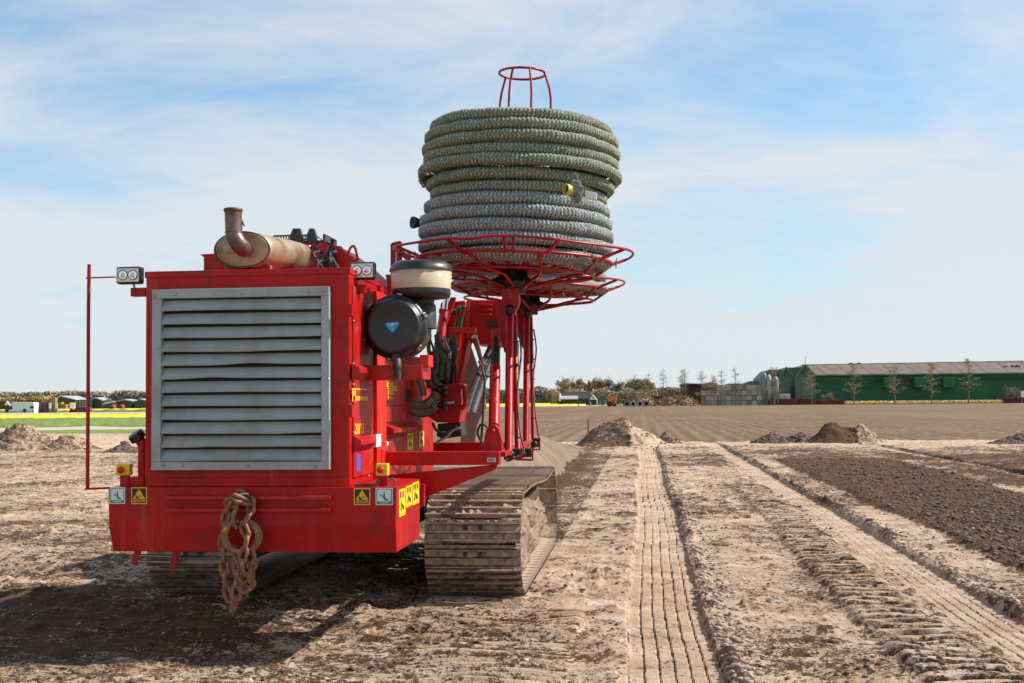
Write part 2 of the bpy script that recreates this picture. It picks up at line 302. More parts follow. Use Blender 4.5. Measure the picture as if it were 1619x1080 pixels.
# ------------------------------------------------------------------ mesh helpers
class MB:
    def __init__(s): s.v = []; s.f = []; s.sm = []; s.mi = []
    def add(s, vs, fs, smooth=False, mi=0):
        k = len(s.v); s.v += [tuple(p) for p in vs]; s.f += [tuple(i + k for i in q) for q in fs]
        s.sm += [smooth] * len(fs); s.mi += [mi] * len(fs); return s
    def hexa(s, p, mi=0):      # p: 8 points, 0-3 bottom loop, 4-7 top loop
        return s.add(p, [(3, 2, 1, 0), (4, 5, 6, 7), (0, 1, 5, 4), (1, 2, 6, 5), (2, 3, 7, 6), (3, 0, 4, 7)], False, mi)
    def box(s, lo, hi, mi=0):
        x0, y0, z0 = lo; x1, y1, z1 = hi
        return s.hexa([(x0, y0, z0), (x1, y0, z0), (x1, y1, z0), (x0, y1, z0), (x0, y0, z1), (x1, y0, z1), (x1, y1, z1), (x0, y1, z1)], mi)
    def obox(s, c, size, mat, mi=0):
        c = Vector(c); h = [x / 2 for x in size]
        P = [(-1, -1, -1), (1, -1, -1), (1, 1, -1), (-1, 1, -1), (-1, -1, 1), (1, -1, 1), (1, 1, 1), (-1, 1, 1)]
        return s.hexa([c + mat @ Vector((a * h[0], b * h[1], d * h[2])) for a, b, d in P], mi)
    def bar(s, a, b, wd, ht, up=(0, 0, 1), mi=0):
        a = Vector(a); b = Vector(b); z = (b - a); ln = z.length; z.normalize()
        u = Vector(up); x = z.cross(u)
        if x.length < 1e-4: x = z.cross(Vector((0, 1, 0)))
        x.normalize(); y = x.cross(z)
        m = Matrix((x, y, z)).transposed()
        return s.obox((a + b) / 2, (wd, ht, ln), m, mi)
    def tube(s, pts, r, n=10, closed=False, caps=True, mi=0, smooth=True):
        pts = [Vector(p) for p in pts]; k = len(pts)
        rs = r if isinstance(r, (list, tuple)) else [r] * k
        vs = []; fs = []; prev = None
        for i, p in enumerate(pts):
            if closed: d = pts[(i + 1) % k] - pts[i - 1]
            else: d = pts[min(i + 1, k - 1)] - pts[max(i - 1, 0)]
            d.normalize()
            if prev is None:
                prev = d.cross(Vector((0, 0, 1)))
                if prev.length < 1e-3: prev = d.cross(Vector((0, 1, 0)))
            prev = (prev - d * prev.dot(d)).normalized(); q = d.cross(prev)
            for j in range(n):
                a = 2 * math.pi * j / n; vs.append(p + (prev * math.cos(a) + q * math.sin(a)) * rs[i])
        for i in range(k if closed else k - 1):
            i2 = (i + 1) % k
            for j in range(n):
                j2 = (j + 1) % n; fs.append((i * n + j, i * n + j2, i2 * n + j2, i2 * n + j))
        s.add(vs, fs, smooth, mi)
        if caps and not closed:
            s.add(vs[:n], [tuple(range(n))], False, mi); s.add(vs[-n:], [tuple(range(n - 1, -1, -1))], False, mi)
        return s
    def lathe(s, o, axis, prof, n=48, mi=0, smooth=True):
        o = Vector(o); z = Vector(axis).normalized(); x = z.cross(Vector((0, 0, 1)))
        if x.length < 1e-3: x = Vector((1, 0, 0))
        x.normalize(); y = z.cross(x)
        vs = []; fs = []
        for (r, h) in prof:
            for j in range(n):
                a = 2 * math.pi * j / n; vs.append(o + z * h + (x * math.cos(a) + y * math.sin(a)) * max(r, 1e-4))
        for i in range(len(prof) - 1):
            for j in range(n):
                j2 = (j + 1) % n; fs.append((i * n + j, i * n + j2, (i + 1) * n + j2, (i + 1) * n + j))
        return s.add(vs, fs, smooth, mi)
    def prism(s, poly, ext, mi=0):
        k = len(poly); e = Vector(ext); a = [Vector(p) for p in poly]; b = [p + e for p in a]
        fs = [tuple(range(k)), tuple(range(2 * k - 1, k - 1, -1))] + [(i, k + i, k + (i + 1) % k, (i + 1) % k) for i in range(k)]
        return s.add(a + b, fs, False, mi)
    def build(s, name, mats, parent=None, bevel=0.0, autos=False):
        me = bpy.data.meshes.new(name); me.from_pydata([tuple(v) for v in s.v], [], s.f)
        if not isinstance(mats, (list, tuple)): mats = [mats]
        for m in mats: me.materials.append(MT[m] if isinstance(m, str) else m)
        me.polygons.foreach_set('use_smooth', s.sm); me.polygons.foreach_set('material_index', s.mi); me.update()
        return link(name, me, parent, bevel)
def link(name, data, parent=None, bevel=0.0):
    o = bpy.data.objects.new(name, data); C.objects.link(o)
    if parent is not None: o.parent = parent
    if bevel > 0:
        b = o.modifiers.new('bevel', 'BEVEL'); b.width = bevel; b.segments = 2; b.limit_method = 'ANGLE'; b.angle_limit = 0.7
    return o
def empty(name, label, cat, loc=(0, 0, 0), group=None):
    o = bpy.data.objects.new(name, None); C.objects.link(o); o.location = loc
    return tag(o, label, cat, group)
def tag(o, label=None, cat=None, group=None, kind=None):
    if label: o['label'] = label
    if cat: o['category'] = cat
    if group: o['group'] = group
    if kind: o['kind'] = kind
    return o
def bez(p, n=14):
    """smooth path through points (Catmull-Rom)"""
    p = [Vector(q) for q in p]; q = [p[0]] + p + [p[-1]]; r = []
    for i in range(1, len(q) - 2):
        for k in range(n):
            t = k / n; a, b, c, d = q[i - 1], q[i], q[i + 1], q[i + 2]
            r.append(0.5 * ((2 * b) + (c - a) * t + (2 * a - 5 * b + 4 * c - d) * t * t + (3 * b - a - 3 * c + d) * t ** 3))
    return r + [p[-1]]
def text(name, s, loc, rot, size, mat, parent, ext=0.0008, align='CENTER', sx=1.0):
    cu = bpy.data.curves.new(name, 'FONT'); cu.body = s; cu.size = size; cu.extrude = ext; cu.align_x = align; cu.align_y = 'CENTER'
    cu.materials.append(MT[mat]); cu.resolution_u = 3; cu.offset = size * 0.022
    tmp = bpy.data.objects.new(name, cu); me = bpy.data.meshes.new_from_object(tmp); bpy.data.objects.remove(tmp); me.name = name
    o = bpy.data.objects.new(name, me); C.objects.link(o); o.parent = parent; o.location = loc; o.rotation_euler = rot; o.scale = (sx, 1, 1)
    return o

# numpy value noise
def vnoise(x, y, seed=0):
    xi = np.floor(x).astype(np.int64); yi = np.floor(y).astype(np.int64); fx = x - xi; fy = y - yi
    fx = fx * fx * (3 - 2 * fx); fy = fy * fy * (3 - 2 * fy)
    def h(a, b):
        k = (a * 374761393 + b * 668265263 + seed * 1442695041) & 0xffffffff
        k = ((k ^ (k >> 13)) * 1274126177) & 0xffffffff; k = (k ^ (k >> 16)) & 0xffff
        return k / 65535.0
    return (h(xi, yi) * (1 - fx) + h(xi + 1, yi) * fx) * (1 - fy) + (h(xi, yi + 1) * (1 - fx) + h(xi + 1, yi + 1) * fx) * fy
def fbm(x, y, s, o=4, seed=0, g=0.5):
    r = np.zeros_like(x); a = 1; t = 0
    for i in range(o):
        r += a * (vnoise(x / s * 2 ** i, y / s * 2 ** i, seed + i * 7) - 0.5); t += a; a *= g
    return r / t
def sst(a, b, x):
    t = np.clip((x - a) / (b - a), 0, 1); return t * t * (3 - 2 * t)
def band(x, a, b, e=0.04): return sst(a - e, a + e, x) * (1 - sst(b - e, b + e, x))
def grid_mesh(name, X, Y, Z, mat, attrs=None, smooth=False):
    r, c = X.shape; me = bpy.data.meshes.new(name)
    co = np.stack([X, Y, Z], -1).reshape(-1, 3).astype(np.float32)
    i = np.arange(r * c).reshape(r, c)
    q = np.stack([i[:-1, :-1], i[:-1, 1:], i[1:, 1:], i[1:, :-1]], -1).reshape(-1, 4)
    me.vertices.add(r * c); me.vertices.foreach_set('co', co.ravel())
    me.loops.add(q.size); me.loops.foreach_set('vertex_index', q.ravel().astype(np.int32))
    me.polygons.add(len(q)); me.polygons.foreach_set('loop_start', (np.arange(len(q)) * 4).astype(np.int32))
    me.polygons.foreach_set('use_smooth', np.full(len(q), smooth))
    me.update(calc_edges=True)
    for k, v in (attrs or {}).items():
        a = me.attributes.new(k, 'FLOAT', 'POINT'); a.data.foreach_set('value', v.ravel().astype(np.float32))
    me.materials.append(MT[mat]); return me
# ------------------------------------------------------------------ the ground
def ground_h(X, Y):
    """height, soil darkness and rustiness of the worked strip around the machine"""
    wob = 0.025 * np.sin(Y * 0.45) + 0.006 * np.sin(Y * 1.7 + 1)
    h_ = 0
    edge = 0.010 * fbm(X, Y, 0.25, 3, 5)
    h = 0.07 * fbm(X, Y, 2.2, 3, 1) + 0.035 * fbm(X, Y, 0.35, 4, 2)
    cl = vnoise(X / 0.055, Y / 0.075, 9); cl2 = vnoise(X / 0.11, Y / 0.15, 19)
    rough = np.clip(0.55 + 1.5 * fbm(X, Y, 1.1, 3, 31), 0.15, 1.4)
    h = h + rough * (0.020 * np.maximum(cl - 0.62, 0) / 0.38 + 0.034 * np.maximum(cl2 - 0.68, 0) / 0.32)
    # elongated dry ripples across the heading, as the drag marks of the shoes
    h = h + 0.018 * (vnoise(X / 0.30, Y / 0.07, 77) - 0.5) * 2 + 0.05 * rough * np.maximum(vnoise(X / 0.21, Y / 0.26, 79) + 0.25 * fbm(X, Y, 0.06, 2, 80) - 0.74, 0) / 0.26
    soil = 0.22 + 0.60 * fbm(X, Y, 1.6, 4, 3) + 0.30 * fbm(X, Y, 0.45, 3, 33) + 0.18 * np.maximum(cl2 - 0.6, 0) / 0.4
    rust = np.zeros_like(X)
    def press(m, lvl): 
        nonlocal h
        h = h * (1 - 0.86 * m) + lvl * m
    # smooth wheel prints with lengthwise grooves
    for a, b, ng, sd_, y1 in ((-0.10, 0.46, 6, 0, 47), (2.28, 2.74, 5, 3, 47), (-20.9, -20.4, 5, 7, 47), (7.55, 8.0, 5, 5, 46)):
        x = X - wob + edge
        m = band(x, a, b, 0.02) * (1 - sst(y1, y1 + 3, Y))
        press(m, -0.042)
        u = (x - a) / (b - a) * ng
        g = np.exp(-((u - np.round(u)) * (b - a) / ng / 0.0062) ** 2)
        tr = Y / 0.105 + 0.5 * np.round(u - 0.5)
        g2 = np.exp(-(((tr - np.round(tr)) * 0.105) / 0.010) ** 2) * (0.5 + 0.8 * fbm(X, Y, 0.8, 2, 8))
        brk = 0.55 + 0.9 * np.clip(fbm(X, Y, 1.4, 3, 14 + sd_) + 0.5, 0, 1)
        brk = brk * np.clip(0.35 + 1.6 * (fbm(X, Y, 1.1, 3, 15 + sd_) + 0.35), 0.15, 1.1); g2 = g2 * 1.5
        h = h - m * (0.016 * g * brk + 0.008 * g2) + m * 0.012 * fbm(X, Y, 0.12, 3, 17)
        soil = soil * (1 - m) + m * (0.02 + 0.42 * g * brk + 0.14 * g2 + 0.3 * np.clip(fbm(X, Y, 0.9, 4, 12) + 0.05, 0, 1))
        rd = np.exp(-((x - b - 0.075) / 0.05) ** 2) * (0.2 + 1.2 * np.clip(fbm(X, Y, 0.7, 3, 16) * 1.6 + 0.4, 0, 1))
        h = h + 0.05 * rd * (1 - sst(y1, y1 + 3, Y)); soil = soil + 0.30 * rd
        
    # lugged tyre print: crumbly bars across, shadow lines between them painted as dark soil
    x = X - 1.3 * wob + edge
    m = band(x, 1.56, 2.10, 0.05) * (1 - 0.75 * sst(16, 30, Y))
    ph = Y / 0.20 + 0.55 * np.abs(x - 1.83) + 0.25 * np.sin(Y * 0.8)
    lug = sst(0.12, 0.26, np.abs(ph - np.round(ph)) )
    press(0.75 * m, -0.03)
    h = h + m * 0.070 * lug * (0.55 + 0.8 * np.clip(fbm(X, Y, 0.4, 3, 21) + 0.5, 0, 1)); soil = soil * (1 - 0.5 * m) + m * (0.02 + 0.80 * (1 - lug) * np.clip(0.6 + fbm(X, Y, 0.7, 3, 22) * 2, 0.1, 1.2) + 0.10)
    rm = np.exp(-((x - 1.62) / 0.16) ** 2) * np.clip(fbm(X, Y, 1.6, 3, 24) * 3 + 0.5, 0, 1) * sst(7, 12, Y) ; rust = rust + 0.45 * rm; soil = soil + 0.10 * rm
    # crawler prints: bars across the track width, before and behind the machine
    for a, b in ((-1.74, -0.94), (-3.97, -3.17), (-1.52, -0.46)):
        m = band(X + edge, a, b, 0.03)
        mb1 = m * (1 - sst(9.2, 9.8, Y)) * (a > -1.6) + m * (a < -1.6) * (1 - sst(9.9, 10.3, Y)) * sst(9.0, 9.6, Y)
        ph = Y / (0.120 if a > -1.6 else 0.092) + 0.3 * fbm(X, Y, 0.6, 2, 41)
        bar_ = 0.5 + 0.5 * np.cos(2 * np.pi * ph)
        press(0.8 * mb1, -0.02); h = h + mb1 * 0.045 * bar_ ** 0.7 * np.clip(0.3 + 1.6 * (fbm(X, Y, 0.5, 3, 47) + 0.4), 0, 1.2); soil = soil * (1 - 0.6 * mb1) + mb1 * (0.10 + 0.62 * (1 - bar_) ** 2 * np.clip(0.6 + fbm(X, Y, 0.5, 3, 48) * 2, 0.1, 1.2))  # gaps between the bars darkened, shade painted into the soil tone
        mb2 = m * sst(13.4, 14.2, Y) * (a < -1.6)
        press(0.7 * mb2, -0.03); h = h + mb2 * 0.030 * bar_ * (0.5 + rough * 0.4); soil = soil + mb2 * (0.14 + 0.14 * (1 - bar_) + 0.5 * fbm(X, Y, 0.7, 4, 43))
    # faint ribbed prints across the worked area, left
    for (cx, cy, ang, wd, ln) in ((-9, 15, 0.35, 0.5, 9), (-12, 26, 0.15, 0.6, 14), (-8, 34, -0.1, 0.6, 14), (-6.2, 11.2, 0.9, 0.5, 5), (7.0, 26, -0.12, 0.6, 9), (8.8, 25, -0.16, 0.6, 9), (1.0, 42, 1.45, 0.6, 9), (8, 43.5, 1.5, 0.7, 12), (11, 38, 1.1, 0.5, 8)):
        c_, s_ = math.cos(ang), math.sin(ang); u = (X - cx) * c_ - (Y - cy) * s_; v = (X - cx) * s_ + (Y - cy) * c_
        m = band(u, -wd / 2, wd / 2, 0.06) * band(v, -ln, ln, 0.8)
        ph = v / 0.2; bar_ = 0.5 + 0.5 * np.cos(2 * np.pi * ph)
        h = h * (1 - 0.5 * m) + m * (0.035 * bar_ - 0.02); soil = soil + m * 0.16 * (1 - bar_)
    # strip of dark loose soil on the right
    x = X + 0.25 * fbm(X, Y, 2.0, 4, 51) + 0.12 * fbm(X, Y, 0.5, 3, 52)
    m = band(x, 3.42 + 0.0 * Y, 3.42 + np.clip(0.9 + 0.115 * (Y - 6), 0, 2.9), 0.10) * band(Y, 5, 33 + 2 * fbm(X, Y, 3, 2, 53), 1.0)
    c3 = vnoise(X / 0.09, Y / 0.11, 61); c4 = vnoise(X / 0.045, Y / 0.05, 62)
    h = h * (1 - m * 0.5) + m * (0.03 + 0.055 * np.maximum(c3 - 0.45, 0) + 0.03 * c4); soil = soil * (1 - m) + m * (1.12 + 0.2 * fbm(X, Y, 0.6, 3, 63))
    m = band(x, 6.6, 11.5, 0.5) * band(Y, 16, 36, 2.0); soil = soil + 0.30 * m
    m = band(Y + 1.5 * fbm(X, Y, 4, 3, 71), 33, 40, 1.5) * sst(1.0, 3, X); soil = soil + 0.12 * m
    m = sst(41, 44, Y + 1.2 * fbm(X, Y, 3, 3, 72)); soil = soil - 0.22 * m * (1 - sst(47, 52, Y) * (X > -18))
    # heaped strip and dark crumbs left of the heading, near the spoil ridge
    soil = soil + 0.35 * band(X, -4.5, -1.5, 0.4) * sst(14, 18, Y) * (1 - sst(40, 46, Y))
    # machine's shadow deepened: dark ellipse painted into the soil tone
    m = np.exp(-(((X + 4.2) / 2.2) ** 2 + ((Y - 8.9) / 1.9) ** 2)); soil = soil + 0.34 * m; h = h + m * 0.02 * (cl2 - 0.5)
    h = h - 0.35 * sst(47.5, 49.5, Y) * (X > -0.235 * Y)
    return h, np.clip(soil, 0, 1.3), np.clip(rust, 0, 1)
def dense(a, b, n, lo, nlo, hi, nhi):
    """n even steps on a..b, coarser outside"""
    return np.concatenate([a - (a - lo) * np.linspace(1, 0, nlo, endpoint=False) ** 1.6, np.linspace(a, b, n), b + (hi - b) * np.linspace(0, 1, nhi + 1)[1:] ** 1.6])
ys = np.concatenate([np.linspace(-3, 6.3, 60, endpoint=False), 6.3 * (66 / 6.3) ** np.linspace(0, 1, 900)])
sl_ = dense(-0.56, 0.345, 900, -1.6, 40, 1.4, 40)
YY, SS = np.meshgrid(ys, sl_, indexing='ij'); XX = SS * np.maximum(YY, 6.3)
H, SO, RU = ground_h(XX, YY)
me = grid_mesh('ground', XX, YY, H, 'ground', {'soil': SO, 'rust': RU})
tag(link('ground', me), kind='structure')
# the land to the horizon
mb = MB(); mb.add([(-3500, -60, -0.35), (3500, -60, -0.35), (3500, 5000, -0.35), (-3500, 5000, -0.35)], [(0, 1, 2, 3)]); tag(mb.build('farmland', 'grass'), kind='structure')

# ploughed field beyond the worked strip: furrows run with the heading
def fan_sheet(name, mat, y0, y1, s0, s1, ny, nx, zf, kind='structure', attrs=None, smooth=False):
    ys_ = y0 * (y1 / y0) ** np.linspace(0, 1, ny); YY, SS = np.meshgrid(ys_, np.linspace(s0, s1, nx), indexing='ij'); XX = SS * YY
    Z = zf(XX, YY); k_ = sst(y0, y0 + 1.2, YY) if y0 > 60 else 1.0; Z = Z * k_ - 0.3 * (1 - k_); a = attrs(XX, YY) if attrs else None
    return tag(link(name, grid_mesh(name, XX, YY, Z, mat, a, smooth)), kind=kind)
def field_z(X, Y):
    fade = np.clip(60 / Y, 0, 1)
    e = sst(47.0, 49.0, Y + 0.8 * fbm(X, Y, 2, 3, 88))
    e = e * sst(-0.245, -0.225, X / Y + 0.02 * fbm(X, Y, 8, 3, 89)) - 0.2 * (1 - sst(-0.245, -0.225, X / Y))
    return -0.16 + 0.20 * e + 0.038 * fade * np.cos(2 * np.pi * X / 0.75) * (0.6 + 1.5 * fbm(X, Y, 4, 2, 85)) + 0.05 * fbm(X, Y, 1.0, 3, 81) + 0.05 * fbm(X, Y, 0.3, 2, 82) * fade
def field_a(X, Y):
    d = np.zeros_like(X)
    for (x0, y0, k) in ((-12, 78, -0.55), (-20, 62, -0.30), (25, 120, -0.55), (10, 90, -0.25)):
        yy = y0 + k * (X - x0) + 3 * np.sin(X * 0.11)
        d = np.maximum(d, np.exp(-((Y - yy) / (0.5 + Y * 0.006)) ** 2) * np.clip(0.5 + 1.2 * fbm(X, Y, 9, 3, 84), 0, 1))
    return {'soil': np.clip(0.75 * d + 0.42 * np.clip(0.6 + 1.6 * fbm(X, Y, 3, 3, 86), 0, 1.2) * (0.5 - 0.5 * np.cos(2 * np.pi * X / 0.75)) * np.clip(110 / Y, 0, 1), 0, 1)}
fan_sheet('ploughed_field', 'field', 46.5, 355, -0.25, 1.1, 230, 800, field_z, attrs=field_a)
# left: sandy path between grass verges, then crop, tulips, road
fan_sheet('grass_verge', 'grass', 62, 96, -1.2, -0.25, 110, 240, lambda X, Y: -0.12 + 0.17 * sst(66, 69, Y + 3.5 * fbm(X, Y, 5, 3, 91)) + 0.10 * np.abs(fbm(X, Y, 0.6, 3, 92)))
fan_sheet('path', 'path', 72.5, 80, -1.2, -0.25, 24, 200, lambda X, Y: 0.17 + 0.10 * fbm(X, Y, 3, 2, 93) - 0.10 * (np.abs(Y - 76) / 3.5) ** 3)
fan_sheet('crop_rows', 'crop', 82, 124, -1.2, -0.25, 150, 380, lambda X, Y: 0.14 + 0.16 * vnoise(X / 0.4, Y / 0.4, 95) + 0.05 * np.cos(2 * np.pi * Y / 1.5), kind='stuff')
fan_sheet('tulip_rows', 'tulip', 123, 168, -1.2, -0.25, 90, 400, lambda X, Y: 0.20 + 0.16 * vnoise(X / 0.5, Y / 0.7, 96), kind='stuff')
fan_sheet('grass_margin', 'grass', 167, 252, -1.2, -0.25, 50, 200, lambda X, Y: 0.06 + 0.10 * vnoise(X / 2, Y / 2, 97))
fan_sheet('road', 'path', 200, 222, -1.2, -0.25, 30, 80, lambda X, Y: 0.20 + 0 * X)
fan_sheet('tulip_field', 'tulip', 262, 430, -1.2, -0.25, 60, 260, lambda X, Y: 0.35 + 0.3 * vnoise(X / 1.2, Y / 1.2, 98), kind='stuff')
fan_sheet('dark_hedge_row', 'crop', 246, 251, -1.2, -0.25, 12, 400, lambda X, Y: 0.1 + 0.7 * vnoise(X / 1.5, Y / 3, 99) , kind='stuff')
fan_sheet('sandy_lane', 'path', 356, 372, -0.25, -0.03, 4, 60, lambda X, Y: 0.10 + 0 * X)
fan_sheet('grass_bank', 'grass', 355, 392, -0.03, 1.2, 16, 500, lambda X, Y: 0.02 + 0.6 * sst(356, 372, Y) * vnoise(X / 2.5, Y / 6, 101) , kind='structure')
fan_sheet('distant_tulips', 'tulip', 376, 620, -0.25, -0.045, 20, 120, lambda X, Y: 0.35 + 0.3 * vnoise(X / 1.5, Y / 2, 102), kind='stuff')

# loose clods and pebbles
def scatter(name, mat, pts, seed, squash=0.6, big=None):
    rnd = np.random.RandomState(seed)
    ico = np.array([(0, 0, 1), (0.894, 0, 0.447), (0.276, 0.851, 0.447), (-0.724, 0.526, 0.447), (-0.724, -0.526, 0.447), (0.276, -0.851, 0.447), (0.724, 0.526, -0.447), (-0.276, 0.851, -0.447), (-0.894, 0, -0.447), (-0.276, -0.851, -0.447), (0.724, -0.526, -0.447), (0, 0, -1)])
    fc = np.array([(0, 1, 2), (0, 2, 3), (0, 3, 4), (0, 4, 5), (0, 5, 1), (1, 6, 2), (2, 7, 3), (3, 8, 4), (4, 9, 5), (5, 10, 1), (6, 7, 2), (7, 8, 3), (8, 9, 4), (9, 10, 5), (10, 6, 1), (11, 7, 6), (11, 8, 7), (11, 9, 8), (11, 10, 9), (11, 6, 10)])
    n = len(pts); P = np.asarray(pts, float); r = P[:, 3]
    jit = rnd.uniform(0.6, 1.35, (n, 12, 1)); an = rnd.uniform(0, 6.28, n)
    V = ico[None] * jit; V[:, :, 0] *= rnd.uniform(0.8, 1.6, (n, 1)); V[:, :, 2] *= squash
    c, s = np.cos(an)[:, None], np.sin(an)[:, None]; x = V[:, :, 0] * c - V[:, :, 1] * s; y = V[:, :, 0] * s + V[:, :, 1] * c
    V = np.stack([x, y, V[:, :, 2]], -1) * r[:, None, None] + P[:, None, :3]
    Fm = (fc[None] + (np.arange(n) * 12)[:, None, None]).reshape(-1, 3)
    me = bpy.data.meshes.new(name); me.vertices.add(n * 12); me.vertices.foreach_set('co', V.reshape(-1).astype(np.float32))
    me.loops.add(Fm.size); me.loops.foreach_set('vertex_index', Fm.ravel().astype(np.int32)); me.polygons.add(len(Fm))
    me.polygons.foreach_set('loop_start', (np.arange(len(Fm)) * 3).astype(np.int32)); me.update(calc_edges=True)
    me.materials.append(MT[mat]); return tag(link(name, me), kind='stuff')
rs = np.random.RandomState(4)
def ground_pts(x, y, r):
    h_, s_, _ = ground_h(x, y); return np.stack([x, y, h_ + r * 0.2, r], -1)
n = 22000; y = 6.2 * (34 / 6.2) ** rs.rand(n); x = y * rs.uniform(-0.56, 0.36, n)
dn = fbm(x, y, 1.2, 4, 3) + fbm(x, y, 0.5, 3, 131); inA = ((x > -0.14) & (x < 0.5)) | ((x > 2.24) & (x < 2.8)); keep = (dn + 0.08 * rs.randn(n) > 0.05) & ~inA
x, y = x[keep], y[keep]; r = 0.005 + 0.018 * rs.rand(len(x)) ** 3
scatter('soil_crumbs', 'clod', ground_pts(x, y, r), 1)
n = 5200; y = 6.5 * (33 / 6.5) ** rs.rand(n); x = 3.45 + rs.rand(n) * np.clip(0.9 + 0.115 * (y - 6), 0, 2.9); r = 0.010 + 0.030 * rs.rand(n) ** 2.5
scatter('dark_clods', 'clod', ground_pts(x, y, r), 2)
n = 2500; y = 6.2 * (42 / 6.2) ** rs.rand(n); x = np.where(rs.rand(n) < 0.5, 0.58, 2.86) + 0.07 * rs.randn(n); r = 0.008 + 0.022 * rs.rand(n) ** 2
scatter('furrow_clods', 'clod_pale', ground_pts(x, y, r), 3)
n = 150; y = 6.2 * (60 / 6.2) ** rs.rand(n); x = y * rs.uniform(-0.56, 0.36, n); r = (0.005 + 0.008 * rs.rand(n)) * (1 + y / 25)
scatter('white_pebbles', 'stone', ground_pts(x, y, r), 5)
n = 700; y = 50 * (120 / 50) ** rs.rand(n); x = y * rs.uniform(-0.14, 0.36, n); r = 0.012 + 0.028 * rs.rand(n) ** 2
scatter('field_pebbles', 'stone', np.stack([x, y, field_z(x, y) + 0.02, r * 0.8], -1), 6)

# heaps of dug soil
HC = []
def heap(name, label, cx, cy, rx, ry, hgt, mat, seed, shape=None, nx=150, ny=90, rough=0.10, tread=None, attrs=None):
    u = np.linspace(-1.15, 1.15, nx); v = np.linspace(-1.15, 1.15, ny); V, U = np.meshgrid(v, u, indexing='ij')
    X = cx + U * rx; Y = cy + V * ry
    d = np.sqrt(U ** 2 + V ** 2) + 0.35 * fbm(X, Y, 1.2, 3, seed)
    Z = hgt * np.clip(1 - d, -0.2, 1) ** 1.0 if shape is None else shape(U, V, X, Y)
    Z = Z + (0.20 * fbm(X, Y, 0.75, 3, seed + 3) + rough * (0.55 * fbm(X, Y, 0.22, 3, seed + 5) + 0.55 * np.maximum(vnoise(X / 0.14, Y / 0.14, seed + 9) - 0.6, 0))) * np.clip(Z * 3 + 0.25, 0, 1)
    if tread is not None: Z = Z + tread(U, V, X, Y, Z)
    Z = np.maximum(Z, -0.15) - 0.0
    k_ = np.random.RandomState(seed).choice(X.size, 420); zz = Z.ravel()[k_]; ok_ = zz > -0.02; rr_ = 0.015 + 0.05 * np.random.RandomState(seed + 1).rand(420) ** 3
    HC.append(np.stack([X.ravel()[k_], Y.ravel()[k_], np.maximum(zz, 0.0), rr_], -1)[ok_])
    o = link(name, grid_mesh(name, X, Y, Z, mat, attrs(U, V, X, Y, Z) if attrs else {'soil': np.full_like(X, 0.5), 'rust': np.zeros_like(X)}))
    return tag(o, label, 'soil heap', 'heaps of dug soil')
def mound2(U, V, X, Y):
    a = 0.66 * np.exp(-(np.abs((U + 0.42) / 0.36) ** 2.4 + (V / 0.5) ** 2)); b = 0.46 * np.exp(-(np.abs((U - 0.30) / 0.34) ** 2.4 + (V / 0.55) ** 2)); c = 0.86 * np.exp(-(np.abs((U + 0.12) / 0.26) ** 2.2 + (V / 0.42) ** 2)) + 0.10 * np.exp(-(((U + 0.05) / 0.07) ** 2 + (V / 0.3) ** 2))
    e = 0.0
    return 1.12 * (1 - (1 - a) * (1 - np.minimum(c, 1)) * (1 - b)) - 0.08
def tread_fn(u0, u1, sp, amp):
    return lambda U, V, X, Y, Z: band(U, u0, u1, 0.02) * (Z > 0.03) * amp * (np.cos(2 * np.pi * (Z * 1.2 + X * 0.3) / sp) )
def soil_by_u(fn): return lambda U, V, X, Y, Z: {'soil': np.clip(fn(U) + 0.3 * fbm(X, Y, 0.5, 3, 77), 0, 1), 'rust': np.zeros_like(X)}
p = at(993, 700, 44)
heap('soil_heap', 'tall brown soil heap with tyre-pressed pale ramp on its right, beside the wheel print', p.x, 44, 2.1, 1.7, 1.1, 'ground', 201, shape=mound2, nx=260, ny=150, rough=0.12, tread=tread_fn(0.0, 0.24, 0.30, 0.07), attrs=soil_by_u(lambda U: 0.62 - 0.72 * sst(-0.02, 0.12, U)))
p = at(1335, 697, 46)
heap('soil_heap', 'pointed dark soil heap with tyre tread on its right slope, beside a dug hole', p.x, 46, 1.6, 1.6, 0.95, 'ground', 211, shape=lambda U, V, X, Y: 0.98 * (1 - (1 - 0.84 * np.exp(-(np.abs((U + 0.28) / 0.40) ** 2.0 + (V / 0.5) ** 2))) * (1 - 0.70 * np.exp(-(np.abs((U - 0.36) / 0.40) ** 2.4 + (V / 0.5) ** 2)))) - 0.08, nx=220, ny=120, tread=tread_fn(0.15, 0.75, 0.26, 0.06), attrs=soil_by_u(lambda U: 0.8 - 0.55 * sst(0.1, 0.3, U)))
p = at(1222, 697, 45.5)
heap('soil_heap', 'small low heap of dark clods left of the dug hole', p.x, 45.5, 0.75, 0.7, 0.42, 'soil_dark', 221, rough=0.30, nx=90, ny=60)
p = at(1268, 698, 46)
heap('soil_heap', 'low crumbling dark rim of soil over the dug hole', p.x, 46.4, 0.95, 0.5, 0.34, 'soil_dark', 225, rough=0.30, nx=90, ny=60)
p = at(1612, 695, 44)
heap('soil_heap', 'low dark soil heap at the right edge of the worked ground', p.x + 0.3, 44, 1.5, 1.0, 0.42, 'soil_dark', 231, rough=0.3)
p = at(42, 702, 43)
heap('soil_heap', 'broad pale soil heap with rows of tyre tread, far left of the machine', p.x, 43, 2.5, 1.8, 0.95, 'ground', 241, shape=lambda U, V, X, Y: 0.98 * np.maximum(np.exp(-(((U + 0.1) / 0.5) ** 2 + (V / 0.55) ** 2)), 0.62 * np.exp(-(((U - 0.65) / 0.3) ** 2 + (V / 0.5) ** 2))) - 0.06, nx=240, ny=120, tread=tread_fn(-0.9, 0.8, 0.25, 0.06), attrs=soil_by_u(lambda U: 0.35 + 0 * U))
p = at(198, 706, 40)
